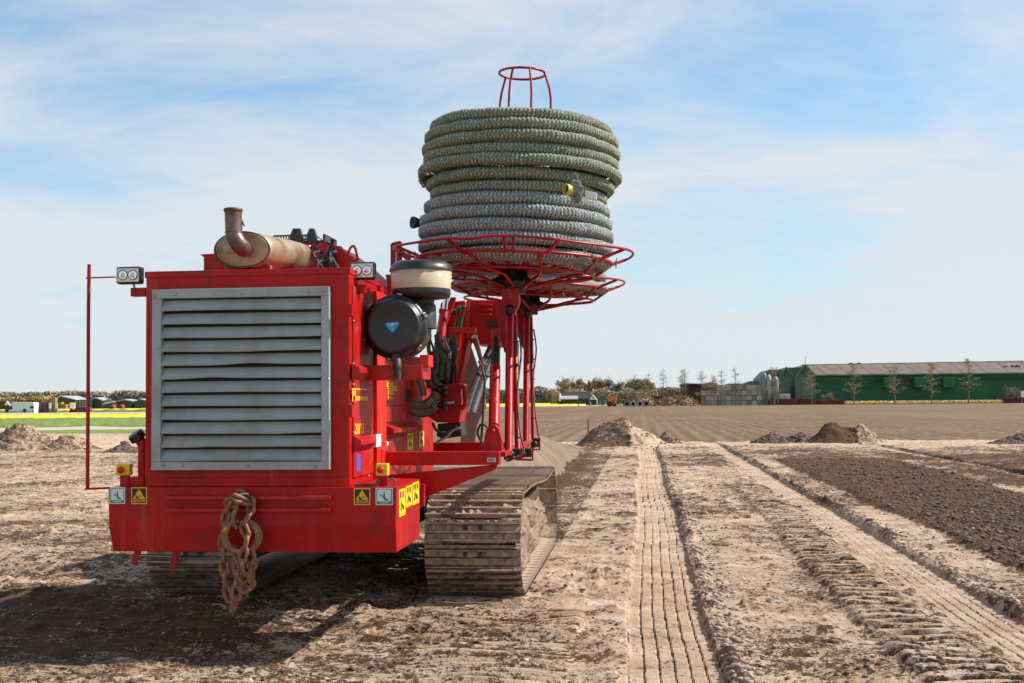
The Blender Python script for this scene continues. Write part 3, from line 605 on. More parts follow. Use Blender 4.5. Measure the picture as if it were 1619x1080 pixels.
heap('soil_heap', 'little dark soil heap behind the black filler cap', p.x, 40, 0.75, 0.6, 0.33, 'soil_dark', 251, rough=0.35, nx=80, ny=60)
p = at(1050, 690, 47)
heap('soil_heap', 'small grey peak of soil right of the pale tyre ramp', p.x + 0.1, 46, 0.55, 0.5, 0.42, 'soil', 255, rough=0.2, nx=60, ny=50)
# ridge of spoil along the trench ahead of the machine
v = np.linspace(0, 1, 420); u = np.linspace(-1, 1, 110); V, U = np.meshgrid(v, u, indexing='ij')
Y = 14.8 + 27 * V; X = -2.75 + U * 0.98 + 0.1 * fbm(Y, Y * 0, 3, 2, 5)
Z = 0.88 * np.clip(1 - np.abs(U) ** 1.6, 0, 1) * sst(0, 0.03, V) * (1 - 0.75 * sst(0.5, 1.0, V)) - 0.06 + 0.12 * fbm(X, Y, 0.6, 4, 261) + 0.05 * fbm(X, Y, 0.12, 2, 262) + 0.05 * np.maximum(vnoise(X / 0.09, Y / 0.09, 263) - 0.6, 0)
tag(link('spoil_ridge', grid_mesh('spoil_ridge', X, Y, Z, 'soil')), 'long brown ridge of fresh spoil behind the right crawler track', 'soil ridge')
mb = MB(); mb.bar(at(930, 690, 43), at(930, 662, 43), 0.05, 0.05); tag(mb.build('marker_stake', 'wood'), 'thin wooden stake standing left of the tall soil heap', 'stake')

scatter('heap_clods', 'clod', np.concatenate(HC), 12)

def sprouts(pts, seed):
    rd = random.Random(seed); mb = MB()
    for x, y in pts:
        x, y = float(x), float(y); z = float(ground_h(np.array([[x]]), np.array([[y]]))[0][0, 0]); n_ = rd.randint(4, 9)
        for k in range(n_):
            a = rd.uniform(0, 6.28); l_ = rd.uniform(.02, .055); b = Vector((x + rd.gauss(0, .015), y + rd.gauss(0, .015), z - .01)); t = b + Vector((math.cos(a) * l_ * .6, math.sin(a) * l_ * .6, l_)); w_ = Vector((-math.sin(a), math.cos(a), 0)) * .0025
            mb.add([b - w_, b + w_, b.lerp(t, .6) + w_, t, b.lerp(t, .6) - w_], [(0, 1, 2, 3, 4)])
    tag(mb.build('weed_sprouts', 'sprout'), kind='stuff')
sprouts([(-1.55, 8.55), (-3.3, 9.2), (-1.3, 11), (1.35, 8.1), (3.0, 9.4), (2.55, 12.5), (0.9, 7.5), (-.4, 10.2), (3.3, 14), (-2.3, 7.6), (1.1, 13.5), (-6, 14), (2.1, 7.2), (3.2, 10.2), (-.3, 8.0), (.8, 17)], 4)
# ------------------------------------------------------------------ the machine
def atx(px, py, X):
    d = MR @ Vector(((px - 809.5) / F, (540 - py) / F, -1.0)); return EYE + d * (X / d.x)
def atz(px, py, Z):
    d = MR @ Vector(((px - 809.5) / F, (540 - py) / F, -1.0)); return EYE + d * ((Z - 1.6) / d.z)
def ppoly(mb, pts, Y, depth, mi=0):      # outline standing across the heading, real thickness along it
    return mb.prism([at(x, y, Y) for x, y in pts], (0, depth, 0), mi)
T = empty('drainage_trencher', 'large red crawler trencher seen from behind, grey louvred engine cover and pipe carousels', 'trencher', (-2.4, 9, 0))
T['label'] = 'large red crawler trencher seen from behind with grey louvred radiator cover'
class _P: pass
def part(mb, name, mats, parent=T, bevel=0.0):
    """geometry is given in world coordinates; make it local to the parent chain"""
    o = mb.build(name, mats, parent, bevel)
    org = Vector((0, 0, 0)); p = parent
    while p is not None: org += p.location; p = p.parent
    o.matrix_parent_inverse = Matrix.Identity(4)
    me = o.data; me.transform(Matrix.Translation(-org)); return o
def lettering(name, s, loc, rot, size, mat, parent=T, align='CENTER', sx=1.0):
    org = Vector((0, 0, 0)); p = parent
    while p is not None: org += p.location; p = p.parent
    return text(name, s, Vector(loc) - org, rot, size, mat, parent, align=align, sx=sx)
Y0 = 7.70
XL = at(172, 815, Y0).x; XR = at(626, 815, Y0).x; ZT = at(400, 770.5, Y0).z; ZB = at(400, 873.5, Y0).z; YB = 8.56
# base box with a shallow fold across the rear face
mb = MB(); zf = at(400, 833, Y0).z
def loop(z, x0, x1, y0, cc=0.13): return [(x0, y0, z), (x1, y0, z), (x1, YB - cc * 0.2, z), (x1 - cc * 1.4, YB + 0.05, z), (x0 + cc, YB + 0.05, z), (x0, YB - cc * 0.2, z)]
vs = loop(ZB, XL + 0.02, XR, Y0 + 0.022) + loop(zf, XL, XR, Y0) + loop(ZT, XL - 0.006, XR + 0.003, Y0)
fs = [(5, 4, 3, 2, 1, 0), (12, 13, 14, 15, 16, 17)]
for k in (0, 6):
    for i in range(6): j = (i + 1) % 6; fs.append((k + i, k + j, k + 6 + j, k + 6 + i))
mb.add(vs, fs); base = part(mb, 'counterweight', 'red', bevel=0.006)
for y_ in (787, 806):
    mb = MB(); a = at(263, y_, Y0 - 0.02); b = at(523, y_ + 0.5, Y0 - 0.02); mb.box((a.x, Y0 - 0.045, a.z - 0.012), (b.x, Y0 + 0.002, a.z + 0.012)); part(mb, 'step_bar', 'red_dusty', base, 0.004)
# radiator housing
HL = at(229.5, 600, Y0 + .06).x; HR = at(553, 600, Y0 + .06).x; HT = at(400, 429, Y0 + .06).z; HY = Y0 + 0.06; HB = 8.62
mb = MB(); mb.box((HL, HY, ZT - 0.002), (HR, HB, HT)); hs = part(mb, 'radiator_housing', 'red', bevel=0.010)
mb = MB(); mb.box((HL - 0.006, HY - 0.006, HT - 0.03), (HR + 0.006, HB + 0.01, HT + 0.012)); part(mb, 'top_flange', 'red', hs, 0.004)
mb = MB(); mb.box((HL + 0.02, HY - 0.012, ZT + 0.0), (HR - 0.02, HY + 0.01, ZT + 0.055)); part(mb, 'bottom_lip', 'red', hs, 0.004)
# louvre frame and slats
a = at(245.5, 459, HY); b = at(524, 742, HY); ia = at(260, 473, HY); ib = at(511.5, 729, HY)
FY = HY - 0.055
mb = MB()
fw0, fw1 = ia.x - a.x, b.x - ib.x
for lo, hi in (((a.x, FY, ib.z), (ia.x, HY - .001, ia.z)), ((ib.x, FY, ib.z), (b.x, HY - .001, ia.z)), ((a.x, FY, ia.z), (b.x, HY - .001, a.z)), ((a.x, FY, b.z), (b.x, HY - .001, ib.z))): mb.box(lo, hi)
gr = part(mb, 'louvre_frame', 'grey_paint', bevel=0.003)
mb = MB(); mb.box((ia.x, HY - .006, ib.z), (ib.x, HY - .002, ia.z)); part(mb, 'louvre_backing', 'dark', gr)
rnd = random.Random(5); ns = 12; pit = (ia.z - ib.z) / ns
for i in range(ns):
    zc = ia.z - (i + 0.5) * pit; mb = MB(); n = 24; vs = []; dent = rnd.uniform(-1, 1) * (0.010 if i in (4, 5, 9, 10) else 0.003); cx = rnd.uniform(0.25, 0.75)
    for k in range(n + 1):
        t = k / n; x = ia.x + 0.002 + (ib.x - ia.x - 0.004) * t
        s = dent * math.exp(-((t - cx) / 0.14) ** 2) + 0.0025 * math.sin(t * 5 + i)
        vs += [(x, HY - 0.010, zc + pit * 0.38), (x, FY + 0.006 - s * 0.6, zc - pit * 0.26 + s), (x, FY - 0.004 - s * 0.6, zc - pit * 0.34 + s), (x, FY - 0.003 - s * 0.6, zc - pit * 0.385 + s), (x, FY + 0.003 - s * 0.6, zc - pit * 0.45 + s), (x, FY + 0.012 - s * 0.6, zc - pit * 0.30 + s), (x, HY - 0.010, zc + pit * 0.33)]
    fs = []
    for k in range(n):
        for j in range(7): j2 = (j + 1) % 7; fs.append((k * 7 + j, k * 7 + j2, k * 7 + 7 + j2, k * 7 + 7 + j))
    mb.add(vs, fs); part(mb, 'louvre_slat', 'grey_paint', gr)
for px, py in ((277, 465), (382, 463.5), (489, 462), (254, 602), (258, 735), (289, 736), (392, 736), (499, 737), (519, 600)):
    p = at(px, py, FY); mb = MB(); mb.lathe(p, (0, -1, 0), [(0.010, 0), (0.010, 0.003), (0.006, 0.008), (0, 0.009)], 8); part(mb, 'bolt', 'steel', gr)
# side lamps
def lamp(x0, y0, x1, y1, Y, bracket):
    a = at(x0, y1, Y); b = at(x1, y0, Y); mb = MB(); mb.box((a.x, Y, a.z), (b.x, Y + 0.07, b.z)); bd = part(mb, 'work_lamp', 'black', bevel=0.012)
    mb = MB(); mb.box((a.x + .012, Y - .004, a.z + .012), (b.x - .012, Y - 0.0005, b.z - .012)); part(mb, 'lamp_glass', 'lens', bd, 0.003)
    for t in (0.30, 0.70):
        c = Vector((a.x + (b.x - a.x) * t, Y - 0.005, (a.z + b.z) / 2)); mb = MB()
        mb.lathe(c, (0, -1, 0), [(0.031, 0.0), (0.031, 0.003), (0.026, 0.003), (0.010, 0.001), (0.009, 0.006), (0, 0.007)], 20); part(mb, 'reflector', 'reflector', bd)
        mb = MB(); mb.tube([c + Vector((0.031 * math.cos(q / 10 * 6.283) * 1.0, -0.003, 0.033 * math.sin(q / 10 * 6.283))) for q in range(10)], 0.0022, 4, True); part(mb, 'bulb_ring', 'black', bd)
    mb = MB(); mb.tube([Vector(((a.x + b.x) / 2 + bracket * .02, Y + .04, a.z)), Vector(((a.x + b.x) / 2 + bracket * .03, Y + .04, a.z - .03))], 0.008, 8); part(mb, 'swivel', 'steel', bd)
    return bd
lamp(183, 421, 222, 449, HY + 0.04, 1)
lamp(552.5, 413.5, 592, 442, HY + 0.16, -1)
mb = MB(); p = at(208, 469, HY + .08); q = at(231, 455, HY + .08); mb.box((p.x, HY + .06, p.z), (q.x, HY + .12, q.z)); part(mb, 'lamp_bracket', 'red', bevel=0.003)
mb = MB(); p = at(556, 464, HY + .2); q = at(578, 450, HY + .2); mb.box((p.x, HY + .18, p.z), (q.x, HY + .24, q.z)); part(mb, 'lamp_bracket', 'red', bevel=0.003)
# width marker pole on the left
PY = HY + 0.03
mb = MB(); mb.tube([at(141.0, 418, PY), at(140, 480, PY), at(139.3, 620, PY), at(138.3, 771, PY)], 0.0125, 8); po = part(mb, 'marker_pole', 'red_tube')
mb = MB(); mb.tube([at(136, 439.5, PY), at(183, 438, PY)], 0.0055, 6); part(mb, 'pole_stay', 'red_tube', po)
mb = MB(); mb.tube([at(135, 773, PY), at(174, 771.5, PY)], 0.008, 6); part(mb, 'pole_stay', 'red_tube', po)
# filler neck and cap
mb = MB(); mb.tube(bez([at(227, 772, PY + .1), at(226, 735, PY + .1), at(226, 706, PY + .1), at(220, 694, PY + .1)], 8), 0.034, 16); fl = part(mb, 'filler_neck', 'red')
c = at(220.5, 695, PY + .1); ax = (at(206, 671, PY + .06) - at(222, 693, PY + .1)).normalized()
mb = MB(); mb.lathe(c, ax, [(0, 0), (0.050, 0), (0.056, 0.008), (0.056, 0.045), (0.046, 0.056), (0, 0.056)], 8, smooth=False); part(mb, 'filler_cap', 'black', fl, 0.004)
mb = MB(); p = at(207, 772, PY + .1); mb.box((p.x, PY + .02, ZT), (p.x + .12, PY + .14, ZT + .06)); part(mb, 'filler_foot', 'red', fl, 0.003)
# emergency stops
def estop(x0, y0, x1, y1, Y):
    a = at(x0, y1, Y); b = at(x1, y0, Y); mb = MB(); mb.box((a.x, Y, a.z), (b.x, Y + .06, b.z)); o = part(mb, 'emergency_stop', 'yellow', bevel=0.006)
    c = Vector(((a.x + b.x) / 2 - .005, Y, (a.z + b.z) / 2)); mb = MB(); mb.lathe(c, (0, -1, 0), [(0.016, 0), (0.016, 0.012), (0.022, 0.014), (0.022, 0.022), (0, 0.026)], 16); part(mb, 'stop_button', 'button', o)
    mb = MB(); mb.box((c.x - .022, Y + .02, ZT), (c.x + .038, Y + .05, a.z)); part(mb, 'stop_bracket', 'red', o, 0.003)
    return o
estop(183, 734, 204.5, 752, Y0 + .08); es = estop(594, 733, 613, 752.5, Y0 + .10)
mb = MB(); mb.tube(bez([at(612, 760, Y0 + .14), at(622, 757, Y0 + .16), at(624, 765, Y0 + .15), at(612, 769, Y0 + .12)], 6), 0.006, 8); part(mb, 'cable', 'rubber', es)
mb = MB(); mb.tube([at(600, 758, Y0 + .07), at(594, 767, Y0 + .06), at(562, 767.5, Y0 + .06)], 0.012, 8); part(mb, 'cable', 'rubber', es)
# stickers on the rear face
RF = (math.pi / 2, 0, 0)
def danger(px0, px1, py0, py1):
    a = at(px0, py1, Y0); b = at(px1, py0, Y0); x0, x1, z0, z1 = a.x, b.x, a.z, b.z; W, Hh = x1 - x0, z1 - z0
    mb = MB(); mb.box((x0, Y0 - .002, z0), (x1, Y0 + .001, z1)); o = part(mb, 'danger_sticker', 'sticker_orange')
    mb = MB(); mb.box((x0 + W * .06, Y0 - .0026, z0 + Hh * .06), (x1 - W * .06, Y0 - .002, z1 - Hh * .06)); part(mb, 'print_field', 'sticker_black', o)
    mb = MB(); mb.prism([(x0 + W * .10, Y0 - .0027, z0 + Hh * .29), (x1 - W * .10, Y0 - .0027, z0 + Hh * .29), (x0 + W * .5, Y0 - .0027, z1 - Hh * .09)], (0, -.0006, 0)); part(mb, 'warning_triangle', 'sticker_orange', o)
    mb = MB(); q = Y0 - .0036
    def P_(u, v): return (x0 + W * u, q, z0 + Hh * v)
    mb.prism([P_(.27, .33), (P_(.31, .50)), P_(.38, .47), P_(.45, .40), P_(.56, .35), P_(.54, .32)], (0, -.0005, 0)); mb.prism([P_(.48, .44), P_(.72, .46), P_(.72, .49), P_(.48, .47)], (0, -.0005, 0)); mb.prism([P_(.52, .47), P_(.56, .60), P_(.59, .47)], (0, -.0005, 0)); mb.prism([P_(.30, .52), P_(.30, .58), P_(.34, .58), P_(.34, .52)], (0, -.0005, 0))
    part(mb, 'pictogram', 'sticker_black', o)
    lettering('danger_lettering', 'GEVAAR', ((x0 + x1) / 2, Y0 - .0034, z0 + Hh * .175), RF, Hh * .21, 'sticker_orange', o, sx=1.0)
def hearing(px0, px1, py0, py1):
    a = at(px0, py1, Y0); b = at(px1, py0, Y0); x0, x1, z0, z1 = a.x, b.x, a.z, b.z; W, Hh = x1 - x0, z1 - z0
    mb = MB(); mb.box((x0, Y0 - .002, z0), (x1, Y0 + .001, z1)); o = part(mb, 'safety_sticker', 'sticker_white')
    mb = MB(); mb.box((x0 + W * .05, Y0 - .0026, z0 + Hh * .05), (x1 - W * .05, Y0 - .002, z1 - Hh * .05)); part(mb, 'green_border', 'sticker_green', o)
    mb = MB(); mb.box((x0 + W * .10, Y0 - .0032, z0 + Hh * .21), (x1 - W * .10, Y0 - .0026, z1 - Hh * .09)); part(mb, 'white_field', 'sticker_white', o)
    mb = MB(); q = Y0 - .0036
    def P_(u, v): return (x0 + W * u, q, z0 + Hh * v)
    mb.prism([P_(.50, .88), P_(.46, .62), P_(.43, .50), P_(.47, .34), P_(.56, .26), P_(.76, .27), P_(.76, .34), P_(.62, .38), P_(.57, .45), P_(.54, .62)], (0, -.0005, 0))
    mb.prism([P_(.22, .52), P_(.22, .57), P_(.36, .57), P_(.36, .52)], (0, -.0005, 0)); mb.prism([P_(.36, .44), P_(.36, .66), P_(.40, .66), P_(.40, .44)], (0, -.0005, 0))
    part(mb, 'pictogram', 'sticker_green', o)
    mb = MB(); mb.box((x0 + W * .24, Y0 - .0030, z0 + Hh * .11), (x0 + W * .74, Y0 - .0026, z0 + Hh * .15)); part(mb, 'print_line', 'sticker_white', o)
hearing(173.5, 198, 770.5, 796.5); danger(207.5, 232.5, 770.5, 797); danger(559.5, 585.5, 772, 798.5); hearing(594, 621, 771.5, 798.5)
# yellow stickers on the right side of the counterweight
def side_sticker(px0, px1, py_top, py_bot, X, n=3):
    a = atx(px0, py_top, X); b = atx(px1, py_top, X); zt = atx(px0, py_top, X).z; zb = atx(px0, py_bot, X).z; Hh = zt - zb; D = b.y - a.y
    mb = MB(); mb.box((X - .001, a.y, zb), (X + .002, b.y, zt)); o = part(mb, 'instruction_sticker', 'sticker_yellow')
    mb = MB()
    def R(u0, u1, v0, v1): mb.box((X + .002, a.y + D * u0, zb + Hh * v0), (X + .0028, a.y + D * u1, zb + Hh * v1))
    R(.08, .92, .62, .64); R(.08, .92, .05, .07)
    for k in range(n): R(.12 + k * .27, .27 + k * .27, .68, .92)
    part(mb, 'print_field', 'sticker_black', o)
    mb = MB()
    for (u, v) in ((.35, .45), (.55, .36), (.7, .28), (.3, .27)): mb.lathe((X + .002, a.y + D * u, zb + Hh * v), (1, 0, 0), [(D * .09, 0), (D * .09, .001), (0, .001)], 6)
    part(mb, 'pictogram', 'sticker_black', o)
SX = XR + 0.003
side_sticker(630.5, 640.5, 775, 818, SX); side_sticker(641.5, 651, 769.5, 803, SX); side_sticker(652, 662, 764, 799, SX)
# right side of the housing: door panel, wedges, bolts, lettering
def sbox(name, px0, px1, py0, py1, X, th, mat, parent=T, bevel=0.003, ref=None):
    """plate standing on the side plane x = X, pixel box measured at its near edge"""
    a = atx(px0, py1, X); b = atx(px1, py0, X); t = atx(px0, py0, X)
    mb = MB(); mb.box((X - .02, a.y, a.z), (X + th, b.y, t.z)); return part(mb, name, mat, parent, bevel)
dr = sbox('side_door', 557, 587, 452, 756, HR, 0.012, 'red_dusty', bevel=0.006)
sbox('door_hinge', 549.5, 552.5, 640, 660, HR, 0.03, 'red', dr); sbox('door_hinge', 549.5, 552.5, 480, 500, HR, 0.03, 'red', dr)
sbox('corner_post', 590, 604, 460, 752, HR, 0.030, 'red_bright', bevel=0.004)
def wedge(name, px0, px1, pyt, pyb, X, th, mat='red_dusty'):
    a = atx(px0, pyt, X); b = atx(px1, pyt, X); zb = atx(px0, pyb, X).z
    mb = MB(); mb.prism([(X, a.y, a.z), (X + th, a.y, a.z - .03), (X + th, a.y, a.z - .06), (X, a.y, zb)], (0, b.y - a.y, 0)); return part(mb, name, mat, T, 0.003)
wedge('door_wedge', 559, 584, 689, 716, HR + .01, .05); wedge('door_wedge', 556, 583, 574, 600, HR + .01, .05)
for px, py in ((558.5, 608), (582, 611), (585, 598), (559, 684), (581, 682), (583, 752), (559, 508), (558, 575)):
    p = atx(px, py, HR + .012); mb = MB(); mb.lathe(p, (1, 0, 0), [(0.008, 0), (0.008, .005), (0, .007)], 6); part(mb, 'bolt', 'steel', dr)
RS = (math.pi / 2, 0, math.pi / 2)
def side_text(name, s, px, py, size, X, mat='lettering', sx=1.0, align='LEFT'): return lettering(name, s, atx(px, py, X), RS, size, mat, T, align, sx)
side_text('maker_lettering', 'M', 556.6, 626, 0.115, HR + .013, sx=1.25)
side_text('maker_lettering', 'astenbroek', 562.0, 629, 0.055, HR + .013, sx=1.45)
mb = MB(); p = atx(556.5, 616, HR + .013); q = atx(580.5, 616, HR + .013); mb.box((HR + .012, p.y, p.z), (HR + .014, q.y, p.z + .008)); part(mb, 'maker_underline', 'lettering')
side_text('model_lettering', '20/15', 561.0, 679.5, 0.095, HR + .013, sx=1.25)
sbox('notice_sticker', 594.5, 602, 687, 707, HR + .030, .002, 'sticker_white', bevel=0)
sbox('notice_sticker', 563.5, 569.5, 719, 746, HR + .012, .002, 'sticker_navy', bevel=0)
# engine compartment
EX = HR - 0.01; EY0 = 8.66; EY1 = 11.0; EZT = 1.98; EZB = 0.86
mb = MB(); mb.box((HL + .05, EY0, EZB), (EX, EY1, EZT)); part(mb, 'engine_compartment', 'red_dusty', bevel=0.006)
sp = sbox('side_panel', 607.5, 638, 596, 668, EX, .014, 'red_dusty', bevel=0.004)
wedge('side_ledge', 608, 655, 672, 690, EX + .01, .07)
sbox('side_panel', 608, 640, 693, 722, EX, .014, 'red_dusty', bevel=0.004)
sbox('panel_slot', 609, 637, 640.5, 642, EX + .0145, .001, 'dark', bevel=0)
sbox('side_opening', 639.5, 649, 616, 634, EX + .002, .002, 'dark', bevel=0)
sbox('side_strip', 651, 655.5, 598, 630, EX, .02, 'red_bright')
side_text('owner_lettering', 'Gebr v d Geest', 611, 606, 0.062, EX + .016, sx=0.62)
mb = MB(); p = atx(611, 611, EX + .015)
for k in (0, 1, 2): mb.box((EX + .014, p.y + .03 * k, p.z - .004 - .013 * k), (EX + .016, p.y + .40, p.z + .002 - .013 * k))
part(mb, 'owner_stripes', 'lettering')
side_text('owner_lettering', 'DRAINAGE-BEDR', 613, 621.5, 0.034, EX + .016, sx=0.85)
side_text('owner_lettering', '06532-57-51', 613, 629, 0.036, EX + .016, sx=0.95)
side_text('strip_lettering', 'DRAINAGE EN GRONDVERZET', 605.5, 690, 0.05, EX + .02, mat='sticker_white').rotation_euler = (math.pi / 2, -math.pi / 2, math.pi / 2)
sbox('strip_backing', 603.5, 607.3, 600, 680, EX, .016, 'sticker_black', bevel=0)
side_sticker(644, 652.5, 686, 712, EX + .004); side_sticker(662.5, 670, 683, 707, EX + .004)
mb = MB(); p = atx(601.5, 700, EX + .03); mb.tube([p, p + Vector((.05, .0, 0)), p + Vector((.05, 0, -.06)), p + Vector((0, 0, -.06))], 0.008, 6); part(mb, 'door_latch', 'steel')
# muffler
mc = at(383, 395, 8.0); me_ = at(458, 407, 9.15); rx, rz = 0.192, 0.122
mb = MB(); n = 48; secs = [(0.0, 0.90, -0.012), (0.0, 1.0, 0.0), (0.10, 1.0, 0), (0.11, 1.012, 0), (0.125, 1.0, 0), (0.72, 1.0, 0), (0.73, 1.012, 0), (0.745, 1.0, 0), (0.97, 0.98, 0), (1.0, 0.85, 0)]; vs = []; fs = []
for (t, k, dy) in secs:
    c = mc.lerp(me_, t) + Vector((0, dy, 0))
    for j in range(n): a = 2 * math.pi * j / n; vs.append(c + Vector((rx * k * math.copysign(abs(math.cos(a)) ** 0.85, math.cos(a)), 0, rz * k * math.copysign(abs(math.sin(a)) ** 0.9, math.sin(a)))))
for i in range(len(secs) - 1):
    for j in range(n): j2 = (j + 1) % n; fs.append((i * n + j, i * n + j2, (i + 1) * n + j2, (i + 1) * n + j))
mb.add(vs, fs, True); mb.add(vs[:n], [tuple(range(n - 1, -1, -1))]); mb.add(vs[-n:], [tuple(range(n))]); mu = part(mb, 'muffler', 'muffler')
mb = MB(); mb.tube([mc + Vector((rx * .995 * math.cos(j / 40 * 6.2832), -0.004, rz * .995 * math.sin(j / 40 * 6.2832))) for j in range(40)], 0.005, 6, True); part(mb, 'seam', 'pipe', mu)
pr = 0.056
mb = MB(); mb.tube(bez([at(384, 393, 8.0), at(383, 391.5, 7.90), at(376, 384, 7.86), at(370.5, 372, 7.86), at(369.3, 352, 7.86), at(368.6, 334, 7.86)], 8), pr, 24, caps=False); ep = part(mb, 'exhaust_pipe', 'pipe', mu)
c = at(368.6, 334, 7.86); mb = MB(); mb.lathe(c, (0, 0, 1), [(pr, -.01), (pr + .006, 0), (pr + .008, .014), (pr + .001, .018), (pr - .006, .014), (pr - .008, -.1)], 28); part(mb, 'pipe_rim', 'pipe', ep)
mb = MB(); p = at(383, 348, 7.86); mb.prism([p, p + Vector((.018, 0, -.045)), p + Vector((-.004, 0, -.03))], (0, .012, 0)); part(mb, 'pipe_clip', 'pipe', ep)
p = at(373, 366, 7.86); mb = MB(); mb.tube([at(369.5, 367.5, 7.86) + Vector((pr * 1.02 * math.cos(j / 24 * 6.2832), pr * 1.02 * math.sin(j / 24 * 6.2832), 0)) for j in range(24)], .003, 5, True); part(mb, 'pipe_seam', 'pipe', ep)
mb = MB(); p = at(446, 396, 8.45); mb.tube([p + Vector((-.03, 0, 0)), p + Vector((.04, .02, -.005))], .008, 6); mb.tube([p, p + Vector((0.0, 0, -.05))], .006, 6); part(mb, 'band_clamp', 'rust', mu)
for t in (0.12, 0.72):
    c = mc.lerp(me_, t); mb = MB(); mb.box((c.x - .16, c.y - .02, HT + .01), (c.x + .16, c.y + .02, c.z - rz + .02)); part(mb, 'muffler_saddle', 'rust', mu, 0.003)
# platform box behind the muffler, slanted deck plate, grab handles
mb = MB(); ppoly(mb, [(316, 402), (376, 399), (470, 385), (508, 386), (512, 392), (522, 430), (524, 440), (322, 440), (322, 407)], 10.0, 0.9); dk = part(mb, 'operator_deck', 'red', bevel=0.004)
mb = MB(); ppoly(mb, [(326, 412), (370, 410), (370, 430), (326, 430)], 9.985, 0.02); part(mb, 'deck_panel', 'red', dk, 0.004)
mb = MB(); ppoly(mb, [(500, 398), (505, 384), (535, 389), (560, 408), (585, 430), (602, 452), (600, 470), (530, 470), (522, 430)], 9.3, 0.6); part(mb, 'sloping_cowl', 'red_bright', bevel=0.006)
mb = MB(); ppoly(mb, [(586, 449), (602, 451), (602, 470), (589, 470)], 8.60, 0.10); part(mb, 'cowl_ear', 'red', bevel=0.004)
mb = MB(); mb.tube(bez([at(548, 408, 9.4), at(553, 394, 9.4), at(558, 389, 9.4), at(562, 394, 9.4), at(566, 412, 9.4)], 6), .010, 8); part(mb, 'grab_handle', 'red_bright')
mb = MB(); mb.tube(bez([at(530, 400, 9.4), at(534, 392, 9.4), at(540, 393, 9.4), at(543, 405, 9.4)], 6), .012, 8); part(mb, 'grab_handle', 'red_bright')
mb = MB(); mb.lathe(at(488.5, 390, 9.98), (0, -1, 0), [(.016, 0), (.016, .01), (0, .018)], 14); part(mb, 'marker_light', 'steel', dk)
# greasy valve cluster
cl = MB(); rnd = random.Random(8); cc = at(522, 402, 9.2)
cl.lathe(at(521, 412, 9.2), (0.15, 0, 1), [(0, -.06), (.055, -.05), (.062, .0), (.05, .05), (.032, .075), (.03, .10), (.012, .105), (.012, .15), (.02, .155), (.02, .165), (0, .166)], 16); vc = part(cl, 'valve_cluster', 'greasy')
for k in range(7):
    a = at(505 + k * 4.5, 398 + (k % 3) * 7, 9.15); mb = MB(); mb.tube(bez([a, a + Vector((rnd.uniform(-.05, .05), -.05, -.03)), a + Vector((rnd.uniform(-.06, .06), 0, -.16))], 6), .011, 8); part(mb, 'hydraulic_hose', 'rubber' if k % 2 else 'steel', vc)
mb = MB(); mb.tube([at(502, 374, 9.25), at(517, 386, 9.22)], .004, 6); mb.tube([at(498, 393, 9.2), at(509, 400, 9.2)], .014, 8); part(mb, 'lever', 'greasy', vc)

# air filter with bracket, drain and pre-cleaner
AY = 8.08; ac = at(620.5, 516, AY)
mb = MB(); mb.lathe(ac, (0, 1, 0), [(0, .004), (.150, .004), (.168, 0), (.180, .010), (.186, .03), (.200, .05), (.214, .055), (.218, .075), (.218, .115), (.208, .12), (.208, .33), (.198, .36), (.150, .40), (0, .40)], 64); af = part(mb, 'air_filter', 'black')
for k in range(6):
    an = math.radians(20 + 60 * k); c = ac + Vector((.214 * math.cos(an), .07, .214 * math.sin(an))); mb = MB(); tdir = Vector((-math.sin(an), 0, math.cos(an))); rd = Vector((math.cos(an), 0, math.sin(an)))
    mb.tube([c + tdir * .014 + rd * .006 + Vector((0, -.03, 0)), c + tdir * .018 + rd * .012, c + rd * .016 + Vector((0, .03, 0)), c - tdir * .018 + rd * .012, c - tdir * .014 + rd * .006 + Vector((0, -.03, 0))], .0045, 6, True); mb.obox(c + rd * .006, (.026, .03, .012), Matrix.Rotation(-an + math.pi / 2, 3, 'Y')); part(mb, 'clip', 'steel', af)
# blue rounded triangular sticker
sc_ = at(620, 517, AY); mb = MB(); pts = []
for (u, v, r0, a0, a1) in ((-.033, .016, .014, 200, 90), (.033, .020, .014, 90, -45), (.003, -.026, .010, -45, -145)):
    for k in range(6): an = math.radians(a0 + (a1 - a0) * k / 5); pts.append(Vector((sc_.x + u + r0 * math.cos(an), AY + .003, sc_.z + v + r0 * math.sin(an))))
mb.prism(pts, (0, -.003, 0)); bs_ = part(mb, 'filter_sticker', 'sticker_blue', af)
mb = MB(); y1 = AY - .0006
for (u, v, wd, ht) in ((-.026, .018, .004, .014), (.030, .022, .004, .014), (.002, .019, .022, .010), (.001, .009, .026, .0025), (-.012, .004, .03, .002), (.002, -.014, .007, .009)): mb.box((sc_.x + u - wd / 2, y1, sc_.z + v - ht / 2), (sc_.x + u + wd / 2, AY, sc_.z + v + ht / 2))
part(mb, 'sticker_print', 'sticker_white', bs_)
mb = MB(); a = at(551, 575, AY); mb.box((HR, AY + .03, at(620, 600, AY).z), (at(668, 590, AY + .03).x, AY + .35, at(620, 577, AY).z)); br = part(mb, 'filter_bracket', 'red_dusty', bevel=0.006)
mb = MB(); mb.box((at(661, 580, AY).x, AY + .06, at(620, 580, AY).z), (at(675, 580, AY).x, AY + .25, at(620, 561, AY).z)); part(mb, 'bracket_ear', 'red_bright', br, 0.003)
mb = MB(); mb.tube([at(626, 560, AY + .05), at(628, 576, AY + .0), at(628.5, 582, AY - .01), at(628.5, 600, AY - .01)], [.030, .030, .027, .024], 16); mb.tube([at(628.3, 580, AY - .01), at(628.3, 584, AY - .01)], .031, 16); part(mb, 'dust_valve', 'rubber', af)
PCY = AY + 0.26; pz = lambda y: at(666, y, PCY).z; pc = Vector((at(666, 440, PCY).x, PCY, 0)); R_ = .212
